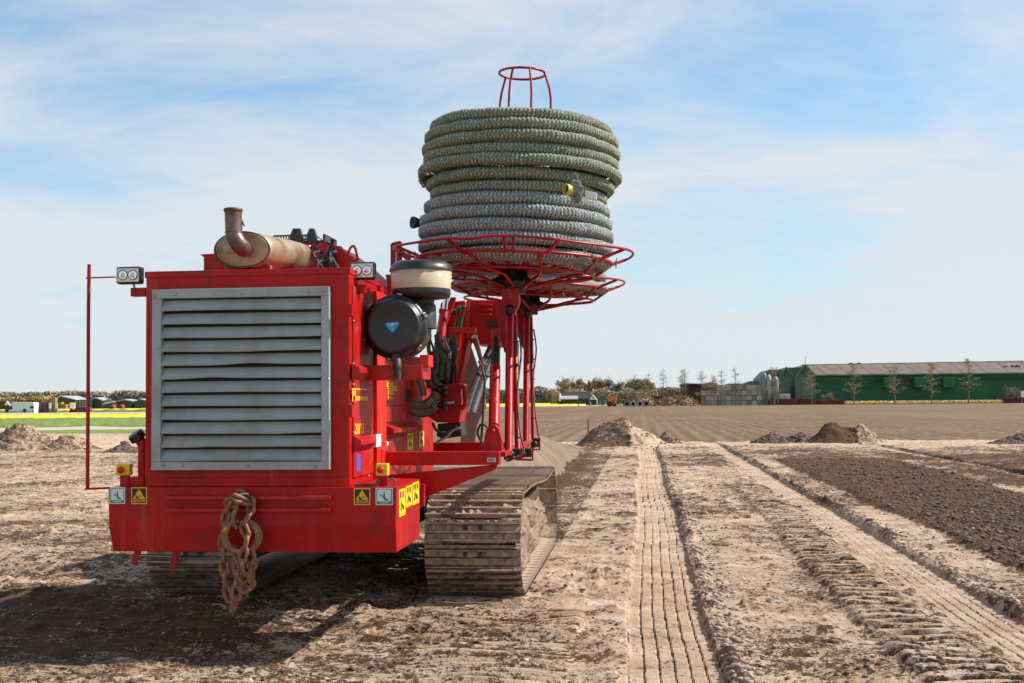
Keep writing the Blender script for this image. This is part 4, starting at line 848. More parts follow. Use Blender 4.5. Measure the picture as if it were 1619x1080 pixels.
mb = MB(); mb.lathe(pc, (0, 0, 1), [(R_ * .93, pz(456)), (R_ * .96, pz(464)), (R_ * .92, pz(471)), (R_ * .5, pz(474)), (.09, pz(475)), (.088, pz(480)), (.10, pz(484)), (.105, pz(520))], 56); pb = part(mb, 'pre_cleaner', 'black')
mb = MB(); mb.lathe(pc, (0, 0, 1), [(R_ * .955, pz(458)), (R_ * 1.0, pz(428)), (R_ * .985, pz(428)), (R_ * .94, pz(458))], 56); part(mb, 'clear_bowl', 'bowl', pb)
mb = MB(); mb.lathe(pc, (0, 0, 1), [(R_ * .55, pz(458)), (R_ * .6, pz(428))], 32); part(mb, 'bowl_core', 'sand', pb)
mb = MB(); mb.lathe(pc, (0, 0, 1), [(R_ * 1.03, pz(429.5)), (R_ * 1.03, pz(427)), (R_ * .97, pz(420)), (R_ * .80, pz(414.5)), (R_ * .4, pz(412)), (0, pz(411.5))], 56); part(mb, 'cleaner_cap', 'black', pb)
# left riser post of the platform lift
mb = MB(); mb.bar(at(622, 386, 11.2), at(622, 470, 11.2), .03, .05); mb.bar(at(631, 383, 11.2), at(632, 470, 11.2), .03, .05); mb.bar(at(620, 386, 11.2), at(634, 383, 11.2), .02, .05, (0, 1, 0)); rp = part(mb, 'lift_mast', 'red_tube')
mb = MB(); mb.tube([at(626.5, 395, 11.2), at(626.5, 480, 11.2)], .012, 10); part(mb, 'chrome_rod', 'chrome', rp); mb = MB(); mb.tube([at(626.5, 389, 11.2), at(626.5, 395, 11.2)], .015, 10); part(mb, 'rod_cap', 'yellow', rp)
mb = MB(); mb.bar(at(632, 397, 11.2), at(648, 411, 11.2), .03, .05); part(mb, 'mast_brace', 'red_tube', rp)
mb = MB(); mb.lathe(at(643, 401, 11.1), (.9, -.4, 0), [(0, 0), (.02, .004), (.022, .03), (.01, .05), (.006, .09), (.015, .09), (.015, .11), (0, .11)], 12); part(mb, 'small_lamp', 'steel', rp)
mb = MB(); ppoly(mb, [(609, 434), (617, 434), (617, 470), (613, 462), (612, 448)], 9.6, .10); part(mb, 'hook_plate', 'red', bevel=.003)
# digging boom, its ram, hoses
mb = MB(); ppoly(mb, [(697, 478), (735, 475), (741, 492), (738, 520), (706, 668), (690, 668), (684, 560)], 11.4, .35); bm = part(mb, 'digging_boom', 'red_bright', bevel=.01)
mb = MB(); ppoly(mb, [(712, 470), (720, 470), (690, 560), (682, 560)], 11.3, .08); part(mb, 'boom_flange', 'red', bm, .004)
mb = MB(); ppoly(mb, [(738, 500), (746, 505), (712, 690), (704, 690)], 11.42, .30); part(mb, 'boom_flange', 'red', bm, .004)
mb = MB(); mb.tube([at(703, 492, 10.9), at(694, 560, 10.7)], .040, 16); rm_ = part(mb, 'boom_ram', 'red_tube'); mb = MB(); mb.tube([at(706, 468, 10.95), at(703, 492, 10.9)], .026, 14); part(mb, 'chrome_rod', 'chrome', rm_); mb = MB(); mb.tube([at(702.5, 489, 10.9), at(701.5, 496, 10.9)], .048, 16); part(mb, 'ram_collar', 'red_tube', rm_)
rnd = random.Random(3)
for k in range(7):
    dx = k * 3.0; mb = MB(); mb.tube(bez([at(712 + dx, 498 + rnd.uniform(-5, 5), 11.1), at(722 + dx * .7, 490 - k, 11.0), at(722 + dx * .4, 510, 11.0), at(708 + dx, 545, 10.95), at(701 + dx, 575 + rnd.uniform(-8, 8), 10.95), at(692 + dx, 615, 10.9)], 8), .013 + .004 * (k % 2), 8); part(mb, 'hydraulic_hose', ('hose_tan', 'rubber', 'rubber', 'hose_tan')[k % 4], bm)
for k in range(3):
    mb = MB(); c = at(724 - k * 8, 500 + k * 32, 10.93); mb.bar(at(714 - k * 8, 500 + k * 32, 10.93), at(736 - k * 8, 498 + k * 32, 10.93), .03, .012); part(mb, 'hose_clamp', 'red', bm)
# louvred gear housing
gp = at(763, 508, 11.2); mb = MB(); ppoly(mb, [(737, 474), (795, 474), (799, 500), (795, 538), (785, 545), (745, 543), (737, 530)], 11.15, .7); gh = part(mb, 'gear_housing', 'red', bevel=.02)
for k in range(3):
    mb = MB(); ppoly(mb, [(756, 480 + k * 8), (776, 480 + k * 8), (778, 483 + k * 8), (756, 483 + k * 8)], 11.12, .04); part(mb, 'housing_louvre', 'red_bright', gh, .004)
mb = MB(); mb.tube([at(741, 478, 11.14), at(741, 535, 11.14)], .012, 8); part(mb, 'housing_rib', 'red_bright', gh)
mb = MB(); ppoly(mb, [(770, 508), (790, 507), (790, 516), (770, 517)], 11.08, .08); part(mb, 'housing_box', 'greasy', gh, .004)
mb = MB(); mb.bar(at(712, 522, 10.6), at(752, 522, 10.6), .07, .045, (0, 0, 1)); part(mb, 'cross_arm', 'red_bright', bevel=.004)
mb = MB(); ppoly(mb, [(716, 525), (729, 525), (727, 548), (720, 558), (716, 550)], 10.62, .06); part(mb, 'arm_gusset', 'red_bright', bevel=.003)
# grey flap and the two pipes, straps
mb = MB(); ppoly(mb, [(731, 548), (738, 530), (746, 552), (757, 585), (765, 612), (768, 640), (756, 668), (750, 700), (738, 715), (728, 715), (729, 650)], 11.9, .04); part(mb, 'trench_shield', 'concrete', bevel=.01)
for k in (0, 1):
    mb = MB(); mb.tube(bez([at(797 + k * 9, 508, 11.6), at(780 + k * 9, 543, 11.55), at(763 + k * 9, 580, 11.5), at(748 + k * 9, 620, 11.45), at(738 + k * 9, 652, 11.4)], 8), .036, 14); sp_ = part(mb, 'steel_pipe', 'steel')
    for q in range(3): c = at(783 + k * 9 - q * 12, 537 + q * 28, 11.545 - q * .03); mb = MB(); ax = (at(783, 537, 11.5) - at(771, 565, 11.5)).normalized(); mb.lathe(c, ax, [(.036, -.012), (.042, -.012), (.042, .012), (.036, .012)], 14); part(mb, 'pipe_band', 'rubber', sp_)
mb = MB(); mb.tube(bez([at(750, 532, 10.9), at(756, 552, 11.0), at(762, 572, 11.2), at(770, 578, 11.3)], 6), [.03 - .001 * k for k in range(19)], 8); part(mb, 'strap', 'hose_tan')
# valve block, handle, thick hoses
mb = MB(); ppoly(mb, [(690, 608), (728, 606), (730, 640), (726, 668), (690, 668), (672, 655)], 10.1, .35); vb = part(mb, 'valve_block', 'red_dusty', bevel=.006)
mb = MB(); mb.tube(bez([at(718, 611, 10.05), at(730, 611, 10.05), at(735, 616, 10.05), at(735.5, 628, 10.05), at(735, 640, 10.05), at(729, 646, 10.05), at(720, 646, 10.05)], 6), .020, 10); part(mb, 'block_handle', 'red_tube', vb)
for pts, r, m in (([(636, 640), (655, 641), (672, 640), (684, 632), (692, 620)], .040, 'hose_tan'), ([(645, 650), (665, 652), (682, 648), (693, 636)], .034, 'hose_tan'), ([(636, 648), (655, 655), (672, 657), (684, 652)], .014, 'rubber'),
                  ([(684, 555), (692, 568), (690, 580), (688, 600), (697, 612)], .028, 'rubber'), ([(672, 568), (684, 575), (697, 590), (700, 588)], .016, 'rubber'), ([(690, 635), (703, 637), (718, 636)], .012, 'steel'),
                  ([(663, 600), (668, 612), (670, 626)], .026, 'hose_tan'), ([(676, 600), (684, 610), (692, 614)], .026, 'rubber'), ([(684, 668), (690, 680), (706, 684), (722, 676)], .012, 'rubber'), ([(690, 700), (706, 690), (716, 680), (728, 676)], .012, 'steel'),
                  ([(686, 560), (696, 556), (700, 566), (697, 600)], .026, 'rubber'), ([(700, 560), (707, 575), (706, 598)], .016, 'rubber'), ([(694, 540), (700, 552), (712, 556)], .014, 'rubber')):
    Yh = 9.95; mb = MB(); mb.tube(bez([at(x, y, Yh) for x, y in pts], 8), r, 12); hz = part(mb, 'hydraulic_hose', m)
    if r >= .034:
        a, b2 = at(*pts[2], Yh), at(*pts[3], Yh); mb = MB()
        for q in (0, .02, .04): mb.lathe(a.lerp(b2, .4) , (b2 - a).normalized(), [(r, q), (r + .004, q + .001), (r + .004, q + .008), (r, q + .009)], 14)
        part(mb, 'hose_ferrule', 'steel', hz)
for x, y in ((703, 614), (704, 622), (703, 638), (704, 645), (697, 617), (697, 640)):
    mb = MB(); c = at(x, y, 9.98); mb.lathe(c, (0, -1, 0), [(.026, 0), (.026, .06), (.018, .065), (.018, .085), (0, .088)], 12); part(mb, 'coupling', 'greasy', vb)
mb = MB(); ppoly(mb, [(692, 670), (728, 668), (730, 690), (700, 694), (690, 690)], 10.2, .3); part(mb, 'pump_block', 'greasy', bevel=.006)
rnd = random.Random(44)
for k in range(13):
    x = 680 + k * 3.2; y0 = 540 + rnd.uniform(-14, 14); mb = MB(); mb.tube(bez([at(x + rnd.uniform(-4, 4), y0, 10.25), at(x + rnd.uniform(-8, 8), y0 + 22, 10.15), at(x + rnd.uniform(-7, 7), y0 + 48, 10.2), at(x + rnd.uniform(-5, 5), min(y0 + 76, 625), 10.3)], 7), rnd.choice((.010, .013, .018)), 8); part(mb, 'hydraulic_hose', rnd.choice(('rubber', 'greasy', 'rubber', 'hose_tan', 'steel')))
# crossbeams, brace and lift feet of the carousel arm
mb = MB(); a = at(607, 736, 8.72); b = at(789, 714, 8.72); mb.box((a.x - .3, 8.72, b.z - .095), (b.x, 8.84, b.z)); cb = part(mb, 'crossbeam', 'red', bevel=.005)
mb = MB(); mb.prism([at(603, 770, 8.76), at(607, 752, 8.76), at(784, 735, 8.76), at(786, 740, 8.76), at(775, 746, 8.76), at(664, 790, 8.76), at(655, 790, 8.76)], (0, .07, 0)); part(mb, 'beam_brace', 'red', cb, .004)
mb = MB(); p = at(777, 727, 8.715); mb.box((p.x - .03, 8.714, p.z - .014), (p.x + .03, 8.7195, p.z + .014)); part(mb, 'beam_sticker', 'sticker_white', cb)
mb = MB()
for u in (-.017, -.003, .012): mb.box((p.x + u - .004, 8.712, p.z - .009), (p.x + u + .004, 8.7138, p.z + .009))
part(mb, 'sticker_print', 'sticker_black', cb)
mb = MB(); a = at(690, 703, 11.6); b = at(850, 697, 11.6); mb.box((a.x - .4, 11.6, a.z - .07), (at(800, 700, 11.6).x, 11.7, a.z + .02)); part(mb, 'crossbeam', 'red', bevel=.005)
mb = MB(); mb.box((at(782, 720, 8.9).x, 8.84, at(782, 722, 8.9).z), (at(790, 720, 8.9).x + .05, 11.6, at(782, 714, 8.9).z)); part(mb, 'side_beam', 'red', bevel=.005)
mb = MB(); ppoly(mb, [(763, 713), (766, 690), (769, 678), (775, 671.5), (783, 671.5), (789, 678), (793, 695), (794, 713)], 8.86, .10); lb = part(mb, 'lift_foot', 'red', bevel=.006)
mb = MB(); mb.lathe(at(779, 682, 8.86), (0, -1, 0), [(.020, 0), (.020, .02), (.012, .026), (0, .027)], 14); part(mb, 'pivot_pin', 'red_tube', lb)
def lift(dx, Y, s, ytop, xo, foot_y):
    """ram + two struts + head of one carousel arm"""
    X = lambda x: dx + (x - 806) * s
    yy = lambda y: ytop + (y - 440) * s
    mb = MB(); mb.tube([at(X(783), yy(580), Y - .3), at(X(781), yy(674) , Y - .75)], .042, 20); rm_ = part(mb, 'lift_ram', 'red_tube')
    mb = MB(); mb.tube([at(X(784), yy(525), Y - .1), at(X(783.5), yy(556), Y - .2)], [.026, .022], 12); mb.tube([at(X(784), yy(548), Y - .2), at(X(783), yy(580), Y - .3)], .036, 10); part(mb, 'ram_head', 'greasy', rm_)
    mb = MB(); mb.tube([at(X(784), yy(521), Y - .1), at(X(784), yy(535), Y - .12)], .034, 12); part(mb, 'ram_eye', 'red_tube', rm_)
    mb = MB(); mb.tube([at(X(806), yy(492), Y - .05), at(X(804), foot_y, Y - .75)], .031, 16); st = part(mb, 'lift_strut', 'red_tube')
    mb = MB(); mb.tube([at(X(813), yy(492), Y + .10), at(X(819), foot_y + 2, Y - .6)], .022, 12); part(mb, 'lift_strut', 'red_tube')
    hd = MB(); ppoly(hd, [(X(794), yy(455)), (X(819), yy(455)), (X(821), yy(478)), (X(813), yy(497)), (X(799), yy(497)), (X(793), yy(478))], Y - .1, .12); h_ = part(hd, 'strut_head', 'red', bevel=.006)
    mb = MB(); ppoly(mb, [(X(783), yy(476)), (X(795), yy(472)), (X(803), yy(492)), (X(803), yy(562)), (X(797), yy(556)), (X(788), yy(520))], Y - .02, .05); part(mb, 'gusset_plate', 'red', h_, .004)
    mb = MB(); ppoly(mb, [(X(797), yy(430)), (X(817), yy(430)), (X(819), yy(456)), (X(795), yy(456))], Y - .08, .20); part(mb, 'hub_stem', 'greasy', h_, .004)
    mb = MB(); mb.lathe(at(X(806), yy(490), Y - .12), (0, -1, 0), [(.042, -.02), (.042, .02), (.028, .03), (.02, .035), (0, .035)], 18); part(mb, 'pivot_pin', 'greasy', h_)
    mb = MB(); c = at(X(807), yy(466), Y - .115); mb.tube([c + Vector((.013 * math.cos(q / 10 * 6.283), 0, .017 * math.sin(q / 10 * 6.283) - .01)) for q in range(10)], .003, 5, True); mb.tube([c, c + Vector((-.008, 0, .03)), c + Vector((-.022, 0, .05))], .003, 5); part(mb, 'linch_pin', 'steel', h_)
    for q in range(5):
        mb = MB(); y_ = yy(540 + q * 38); mb.lathe(at(X(815.5 + q * .8), y_, Y - .1 - q * .12), (0, 0, 1), [(.025, -.006), (.027, 0), (.025, .006)], 10); part(mb, 'cable_tie', 'rubber', st)
    mb = MB(); mb.tube(bez([at(X(819), yy(520), Y - .12), at(X(824), yy(560), Y - .2), at(X(818), yy(620), Y - .4), at(X(822), yy(680), Y - .6), at(X(828), foot_y - 8, Y - .68), at(X(812), foot_y + 3, Y - .72)], 8), .008, 8); part(mb, 'hydraulic_hose', 'rubber', st)
lift(806, 10.0, 1.0, 440, 0, 722); lift(833, 12.5, 0.82, 455, 0, 705)
for (x, y, Y, wd, ht) in ((812, 716, 9.3, 22, 12), (830, 716, 9.6, 20, 14), (847, 700, 10.6, 10, 14)):
    mb = MB(); ppoly(mb, [(x - wd / 2, y - ht / 2), (x + wd / 2, y - ht / 2), (x + wd / 2, y + ht / 2), (x - wd / 2, y + ht / 2)], Y, .12); fb = part(mb, 'pivot_block', 'greasy', bevel=.006)
    mb = MB(); mb.tube([at(x - wd * .7, y + ht * .75, Y - .02), at(x + wd * .6, y + ht * .8, Y - .02), at(x + wd * .6, y - ht * .6, Y - .02)], .010, 6); part(mb, 'guard_rod', 'red_tube', fb)
    mb = MB(); mb.lathe(at(x - wd * .2, y + 2, Y), (0, -1, 0), [(.03, 0), (.03, .05), (.02, .06), (0, .06)], 12); part(mb, 'pin_boss', 'greasy', fb)
for pts in ([(757, 570), (766, 600), (764, 650), (760, 705)], [(762, 700), (755, 685), (760, 672), (770, 675), (776, 690), (770, 700)], [(795, 716), (802, 728), (812, 724)]):
    mb = MB(); mb.tube(bez([at(x, y, 9.2) for x, y in pts], 8), .009, 8); part(mb, 'control_cable', 'rubber')

# crawlers: every shoe a part
shoe_lo = MB(); W2 = 0.385
def shoe_mesh(fill=0.0, seed=0):
    m = MB(); ri = 2 if fill > .6 else 0; ei = 3 if fill > .6 else 1; p = 0.094
    m.box((-W2, -p, -.006), (W2, p, .006), 2)
    for u in (-.088, -.020, .050): m.add([(-W2, u, .006), (W2, u, .006), (W2, u + .020, .006), (-W2, u + .020, .006), (-W2, u + .003, .030), (W2, u + .003, .030), (W2, u + .015, .030), (-W2, u + .015, .030)], [(4, 5, 6, 7), (0, 1, 5, 4), (1, 2, 6, 5), (2, 3, 7, 6), (3, 0, 4, 7)], mi=ri)
    for u in (-.088, -.020, .050): m.box((-W2, u + .002, .0301), (W2, u + .015, .034), ei)
    for x in (-.06, .06): m.lathe((x, .026, .010), (0, 0, 1), [(.020, 0), (.020, .012), (.010, .013), (0, .010)], 8, 0)
    if fill > 0:
        rd = random.Random(seed)
        for u0, u1 in ((-.073, -.020), (-.005, .050), (.065, .088)):
            n_ = 26; vs = []; lv = [max(.004, min(.029, .016 + rd.gauss(0, .010) * 1.0)) if rd.random() < fill else .006 for _ in range(n_ + 1)]
            for k in range(n_ + 1):
                x = -W2 + 2 * W2 * k / n_; vs += [(x, u0, .007), (x, u0 + .006, lv[k]), (x, (u0 + u1) / 2, lv[k] + rd.uniform(-.003, .006)), (x, u1 - .006, lv[k] * rd.uniform(.7, 1.1)), (x, u1, .007)]
            m.add(vs, [(k * 5 + j, k * 5 + j + 1, k * 5 + 6 + j, k * 5 + 5 + j) for k in range(n_) for j in range(4)], True, 3)
    me = bpy.data.meshes.new('track_shoe'); me.from_pydata([tuple(v) for v in m.v], [], m.f); me.materials.append(MT['shoe']); me.materials.append(MT['shoe_edge']); me.materials.append(MT['shoe_mud']); me.materials.append(MT['shoe_sand']); me.polygons.foreach_set('material_index', m.mi); me.update(); return me
SMS = [shoe_mesh()] + [shoe_mesh(f_, q) for q, f_ in enumerate((.5, .85, .95, .7))]; RSH = random.Random(17)
def crawler(xc, side):
    r = .40; yf, yr, zc = 10.18, 13.55, .445; ctr = Vector((xc, (yf + yr) / 2, 0))
    path = []; arc = math.pi * r; L1 = yr - yf; tot = 2 * L1 + 2 * arc; n = round(tot / .200)
    for i in range(n):
        s = (i + 0.5) * tot / n
        if s < L1: p = (yf + s, zc + r); a = 0.0; sag = math.sin(s / L1 * math.pi * 2.0) * .022 - .02 * math.sin(s / L1 * math.pi); p = (p[0], p[1] + sag); a = sag * 0; dz = (math.cos(s / L1 * math.pi * 2) * 2 * math.pi / L1 * .022 - .02 * math.pi / L1 * math.cos(s / L1 * math.pi)); nrm = (-dz, 1)
        elif s < L1 + arc: a = (s - L1) / r; nrm = (math.sin(a), math.cos(a)); p = (yr + r * nrm[0], zc + r * nrm[1])
        elif s < 2 * L1 + arc: p = (yr - (s - L1 - arc), zc - r); nrm = (0, -1)
        else: a = math.pi + (s - 2 * L1 - arc) / r; nrm = (math.sin(a), math.cos(a)); p = (yf + r * nrm[0], zc + r * nrm[1])
        path.append((p, nrm))
    fr = MB(); fr.box((xc - .22, yf - .02, .22), (xc + .22, yr + .05, .66)); fr.lathe((xc - .20, yf, zc), (1, 0, 0), [(0, 0), (.33, 0), (.33, .4), (0, .4)], 32); fr.lathe((xc - .18, yr, zc), (1, 0, 0), [(0, 0), (.34, 0), (.34, .36), (0, .36)], 32); fr.box((xc - .10, yf, zc + .27), (xc + .10, yr, zc + .33))
    tr = part(fr, 'crawler_track', 'shoe', bevel=.01)
    org = T.location
    for (p, nrm) in path:
        up_ = nrm[1]; SM = SMS[RSH.choice((2, 3, 2, 1, 4))] if up_ > .55 else (SMS[RSH.choice((2, 3, 1))] if up_ > .15 else SMS[RSH.choice((0, 0, 1))])
        o = bpy.data.objects.new('track_shoe', SM); C.objects.link(o); o.parent = tr
        nn = Vector((0, nrm[0], nrm[1])).normalized(); tt = Vector((1, 0, 0)).cross(nn) * -1; x_ = tt.cross(nn)
        m = Matrix((x_, tt, nn)).transposed(); m4 = m.to_4x4(); m4.translation = Vector((xc, p[0], p[1])) - org; o.matrix_local = m4
    # caked mud inside the loop on the outer side
    ny, nz = 60, 24; U, V = np.meshgrid(np.linspace(0, 1, ny), np.linspace(0, 1, nz), indexing='xy')
    Yg = yf - .30 + (yr - yf + .2) * U; prof = np.sin(np.pi * np.clip(V, 0, 1)) ** .5
    Xg = xc + side * (.20 + .15 * prof * (1 - .5 * sst(.55, 1, U)) + .16 * fbm(Yg, V * 2, .22, 5, 301, 0.6)); hgt = (1 - sst(.25, .9, U) * .55) * (1 - .35 * (1 - sst(0, .1, U)))
    Zg = zc - .05 + (V - .5) * .72 * hgt + .10 * fbm(Yg, V * 2 + 9, .18, 4, 305)
    me = grid_mesh('caked_mud', Xg - org.x, Yg - org.y, Zg - org.z, 'mud'); tag(link('caked_mud', me, tr), kind='stuff')
    return tr
crawler(at(748, 900, 9.8).x, 1); crawler(-3.65, -1)
# chassis between the tracks, steps under the counterweight
mb = MB(); mb.box((-3.10, 9.6, .62), (-1.80, 13.9, .86)); mb.box((-2.9, 8.6, .70), (-2.0, 9.6, .9)); mb.box((-3.5, 11.2, .55), (-1.4, 11.6, .75)); part(mb, 'chassis', 'shoe', bevel=.01)
mb = MB(); mb.bar(at(668, 800, 8.62), at(668, 765, 8.62), .03, .06, (0, 1, 0)); part(mb, 'hanger_bar', 'red_dusty')
mb = MB(); mb.bar(at(212, 893, 7.95), at(220, 865, 7.95), .045, .02, (0, 1, 0)); sf = part(mb, 'step_bracket', 'red_dusty', bevel=.003)
mb = MB(); mb.bar(at(272, 900, 7.95), at(281, 865, 7.95), .045, .02, (0, 1, 0)); part(mb, 'step_bracket', 'red_dusty', bevel=.003)
for y_ in (879, 888): mb = MB(); mb.tube([at(216, y_ - 1, 7.95), at(276, y_ + 1, 7.95)], .010, 8); part(mb, 'step_rung', 'steel', sf)
mb = MB(); mb.box((HL + .05, 11.0, .86), (-2.3, 13.4, 1.75)); mb.box((-3.3, 12.2, 1.7), (-2.6, 13.2, 2.3)); part(mb, 'front_frame', 'red', bevel=.01)

# ------------------------------------------------------------------ carousels and pipe coils
TILT = Matrix.Rotation(math.radians(2.0), 4, 'Y')
def carousel(c, full=True):
    o = bpy.data.objects.new('pipe_carousel', None)
    def W(p): return c + (TILT @ Vector(p))
    def cp(r, deg, z): a = math.radians(deg - 90); return W((r * math.cos(a), r * math.sin(a), z))
    mb = MB(); mb.tube([cp(.80, k * 6, .040) for k in range(60)], .013, 8, True)
    for k in range(8): mb.bar(cp(.06, k * 45 + 22, -.03), cp(.80, k * 45 + 22, .035), .035, .03); mb.bar(cp(.25, k * 45, -.02), cp(.80, k * 45, .035), .028, .02)
    mb.tube([cp(.50, k * 10, .0) for k in range(36)], .011, 6, True); mb.tube([cp(.66, k * 10, -.07) for k in range(36)], .011, 6, True)
    fl_ = part(mb, 'pipe_carousel', 'red_tube')
    mb = MB(); pts = []
    for k in range(90):
        d = k * 4; pts.append(cp(.98 + .012 * math.sin(math.radians(d * 3 + 40)), d, .115 + .010 * math.sin(math.radians(d * 4 + 100)) - .018 * math.exp(-((((d + 180 + 14) % 360) - 180) / 7.0) ** 2)))
    mb.tube(pts, .0105, 8, True); part(mb, 'guard_ring', 'red_tube', fl_)
    for d in (-68, -112, -155, -25, 1.5, 5.5, 26, 68, 112, 150, 180): mb = MB(); mb.bar(cp(.80, d * .96, .04), cp(.975, d, .112), .022, .022); part(mb, 'ring_strut', 'red_tube', fl_)
    for d in (-60, -20, 20, 60, 100, 140, 180, 220): mb = MB(); mb.tube([cp(.80, d, .035), cp(.66, d + 5, -.07), cp(.40, d + 16, -.10), cp(.12, d + 30, -.17)], .013, 8); part(mb, 'spoke', 'red_tube', fl_)
    mb = MB(); mb.lathe(c, TILT @ Vector((0, 0, 1)), [(0, -.22), (.10, -.22), (.10, -.17), (.20, -.15), (.20, -.12), (.12, -.08), (.10, .02), (0, .02)], 24); part(mb, 'hub', 'greasy', fl_)
    # cage that holds the coils from inside
    zt = 1.60; mb = MB(); mb.tube([W((.03 + .19 * math.cos(k / 32 * 6.2832), .19 * math.sin(k / 32 * 6.2832), zt)) for k in range(32)], .0105, 8, True); cg = part(mb, 'inner_cage', 'red_tube', fl_)
    for d in (-108, -78 - 140, -66, -12): 
        a = math.radians(d); e = Vector((math.cos(a), math.sin(a), 0)); mb = MB(); mb.tube([W(Vector((.03, 0, zt)) + e * .19), W(Vector((.03, 0, zt - .13)) + e * .235), W(Vector((.03, 0, zt - .22)) + e * .25), W(Vector((.03, 0, .02)) + e * .28)], .0095, 8); part(mb, 'cage_leg', 'red_tube', cg)
    return fl_
c1 = at(812, 422, 10.0); c2 = at(836, 463, 12.5)
carousel(c1); carousel(c2)
def coil(name, label, c, zs, radii, r, mat, seed, nu=1000, nv=20, shift=(0, 0)):
    VV = []; FF = []; KN = []; base_ = 0
    def winding(R, z, nu, nv, sd_, amp=1.0):
        nonlocal base_
        u = np.linspace(0, 2 * np.pi, nu, endpoint=False); v = np.linspace(0, 2 * np.pi, nv, endpoint=False); U, V = np.meshgrid(u, v, indexing='ij')
        cu, su = np.cos(U) * 3, np.sin(U) * 3
        wob = fbm(cu, su, 1.3, 3, sd_) * .055 * amp; wz = fbm(cu + 20, su, 2.0, 3, sd_ + 1) * .024 * amp
        K = round(2 * np.pi * R / .031); tri = np.abs(((V / (2 * np.pi) * 7) % 1) - .5) * 2
        kn = 0.5 + 0.5 * np.sin(K * U + 3.2 * tri); kn = kn * (0.6 + 0.4 * np.sin(V * 7) ** 2)
        fuzz = fbm(cu * 12, su * 12 + V, 1, 2, sd_ + 5) * .006
        rr = r * (1 + .10 * fbm(cu, su, .6, 2, sd_ + 3)) + (kn - .5) * .0105 + fuzz
        Rr = R + wob + rr * np.cos(V); Z = z + wz + rr * np.sin(V)
        P = np.stack([Rr * np.cos(U) + shift[0], Rr * np.sin(U) + shift[1], Z], -1).reshape(-1, 3)
        i = np.arange(nu * nv).reshape(nu, nv); q = np.stack([i, np.roll(i, -1, 0), np.roll(np.roll(i, -1, 0), -1, 1), np.roll(i, -1, 1)], -1).reshape(-1, 4) + base_
        VV.append(P); FF.append(q); KN.append(kn.ravel()); base_ += nu * nv
    for k, (z, R) in enumerate(zip(zs, radii)): winding(R - r, z, nu, nv, seed + k * 11)
    for j in range(1, 5): winding(radii[0] - r - j * r * 1.95, zs[0] + .01 * (j % 2), 220, 12, seed + 200 + j, .5)
    for j in range(1, 5): winding(radii[-1] - r - j * r * 1.95, zs[-1] + .01 * (j % 2), 220, 12, seed + 300 + j, .5)
    P = np.concatenate(VV); Fq = np.concatenate(FF); K_ = np.concatenate(KN)
    Rm = np.array(TILT.to_3x3()); P = P @ Rm.T
    me = bpy.data.meshes.new(name); me.vertices.add(len(P)); me.vertices.foreach_set('co', P.ravel().astype(np.float32)); me.loops.add(Fq.size); me.loops.foreach_set('vertex_index', Fq.ravel().astype(np.int32))
    me.polygons.add(len(Fq)); me.polygons.foreach_set('loop_start', (np.arange(len(Fq)) * 4).astype(np.int32)); me.polygons.foreach_set('use_smooth', np.full(len(Fq), True)); me.update(calc_edges=True)
    a = me.attributes.new('knit', 'FLOAT', 'POINT'); a.data.foreach_set('value', K_.astype(np.float32)); me.materials.append(MT[mat])
    o = link(name, me); o.location = c; return tag(o, label, 'pipe coil', 'coils of wrapped drain pipe')
zg = lambda py: (633 - py) / 1950 * 9.25 + 1.6 - c1.z
gz = [zg(y) for y in (393, 371, 349, 327, 305)]
gcoil = coil('pipe_coil', 'grey-blue wrapped drain pipe coil, lower one resting on the front carousel', c1, gz, [.765, .79, .80, .785, .765], .0505, 'knit_grey', 400, shift=(.015, 0))
z0_ = zg(284); gr_z = [z0_ + .0 + k * (zg(168) - z0_) / 6 for k in range(7)]
ucoil = coil('pipe_coil', 'green wrapped drain pipe coil stacked on top of the grey-blue coil', c1, gr_z, [.725, .765, .83, .80, .815, .795, .755], .0460, 'knit_green', 500, shift=(.035, 0))
zb_ = [.06 + .11 * k for k in range(6)]
coil('pipe_coil', 'grey wrapped drain pipe coil on the rear carousel, only its underside showing', c2, zb_, [.80] * 6, .057, 'knit_grey', 600, nu=360, nv=14)
def cpart(mb, name, mat, parent, bevel=0):
    o = mb.build(name, mat, parent, bevel); o.data.transform(Matrix.Translation(-parent.location)); return o
# open pipe end with fluff and a tag
a = at(894, 299, 9.06); b = at(935, 309, 9.22); mb = MB(); ax = (b - a).normalized()
mb.lathe(a, ax, [(.034, .0), (.038, .0), (.040, .006), (.038, .012), (.041, .02), (.038, .03), (.041, .04), (.038, .05), (.038, .10)], 24); mb.lathe(a, ax, [(.034, 0), (.033, .10)], 24); cpart(mb, 'open_pipe_end', 'yellow_pipe', gcoil)
mb = MB(); mb.lathe(a, ax, [(.033, .03), (0, .03)], 20); cpart(mb, 'pipe_bore', 'dark', gcoil)
def fluff(name, c, rx_, rz_, ry_, mat, parent, seed, n=900):
    rd = random.Random(seed); mb = MB()
    for k in range(n):
        u = Vector((rd.gauss(0, 1), rd.gauss(0, 1), rd.gauss(0, 1))).normalized() * rd.random() ** .5
        p = c + Vector((u.x * rx_, u.y * ry_, u.z * rz_)); d = Vector((rd.uniform(-1, 1), rd.uniform(-1, 1), rd.uniform(-1, 1))) * .016; e = d.cross(Vector((rd.random(), rd.random(), rd.random()))).normalized() * .0022
        mb.add([p - d, p + d + e, p + d * .2 - e + Vector((0, 0, .004))], [(0, 1, 2)])
    o = cpart(mb, name, mat, parent); o['kind'] = 'stuff'; return o
fluff('frayed_wrap', at(911, 303, 9.12), .048, .090, .06, 'fluff', gcoil, 1, 6500)
fluff('frayed_wrap', at(909, 281, 9.14), .022, .035, .02, 'fluff', gcoil, 2, 500)
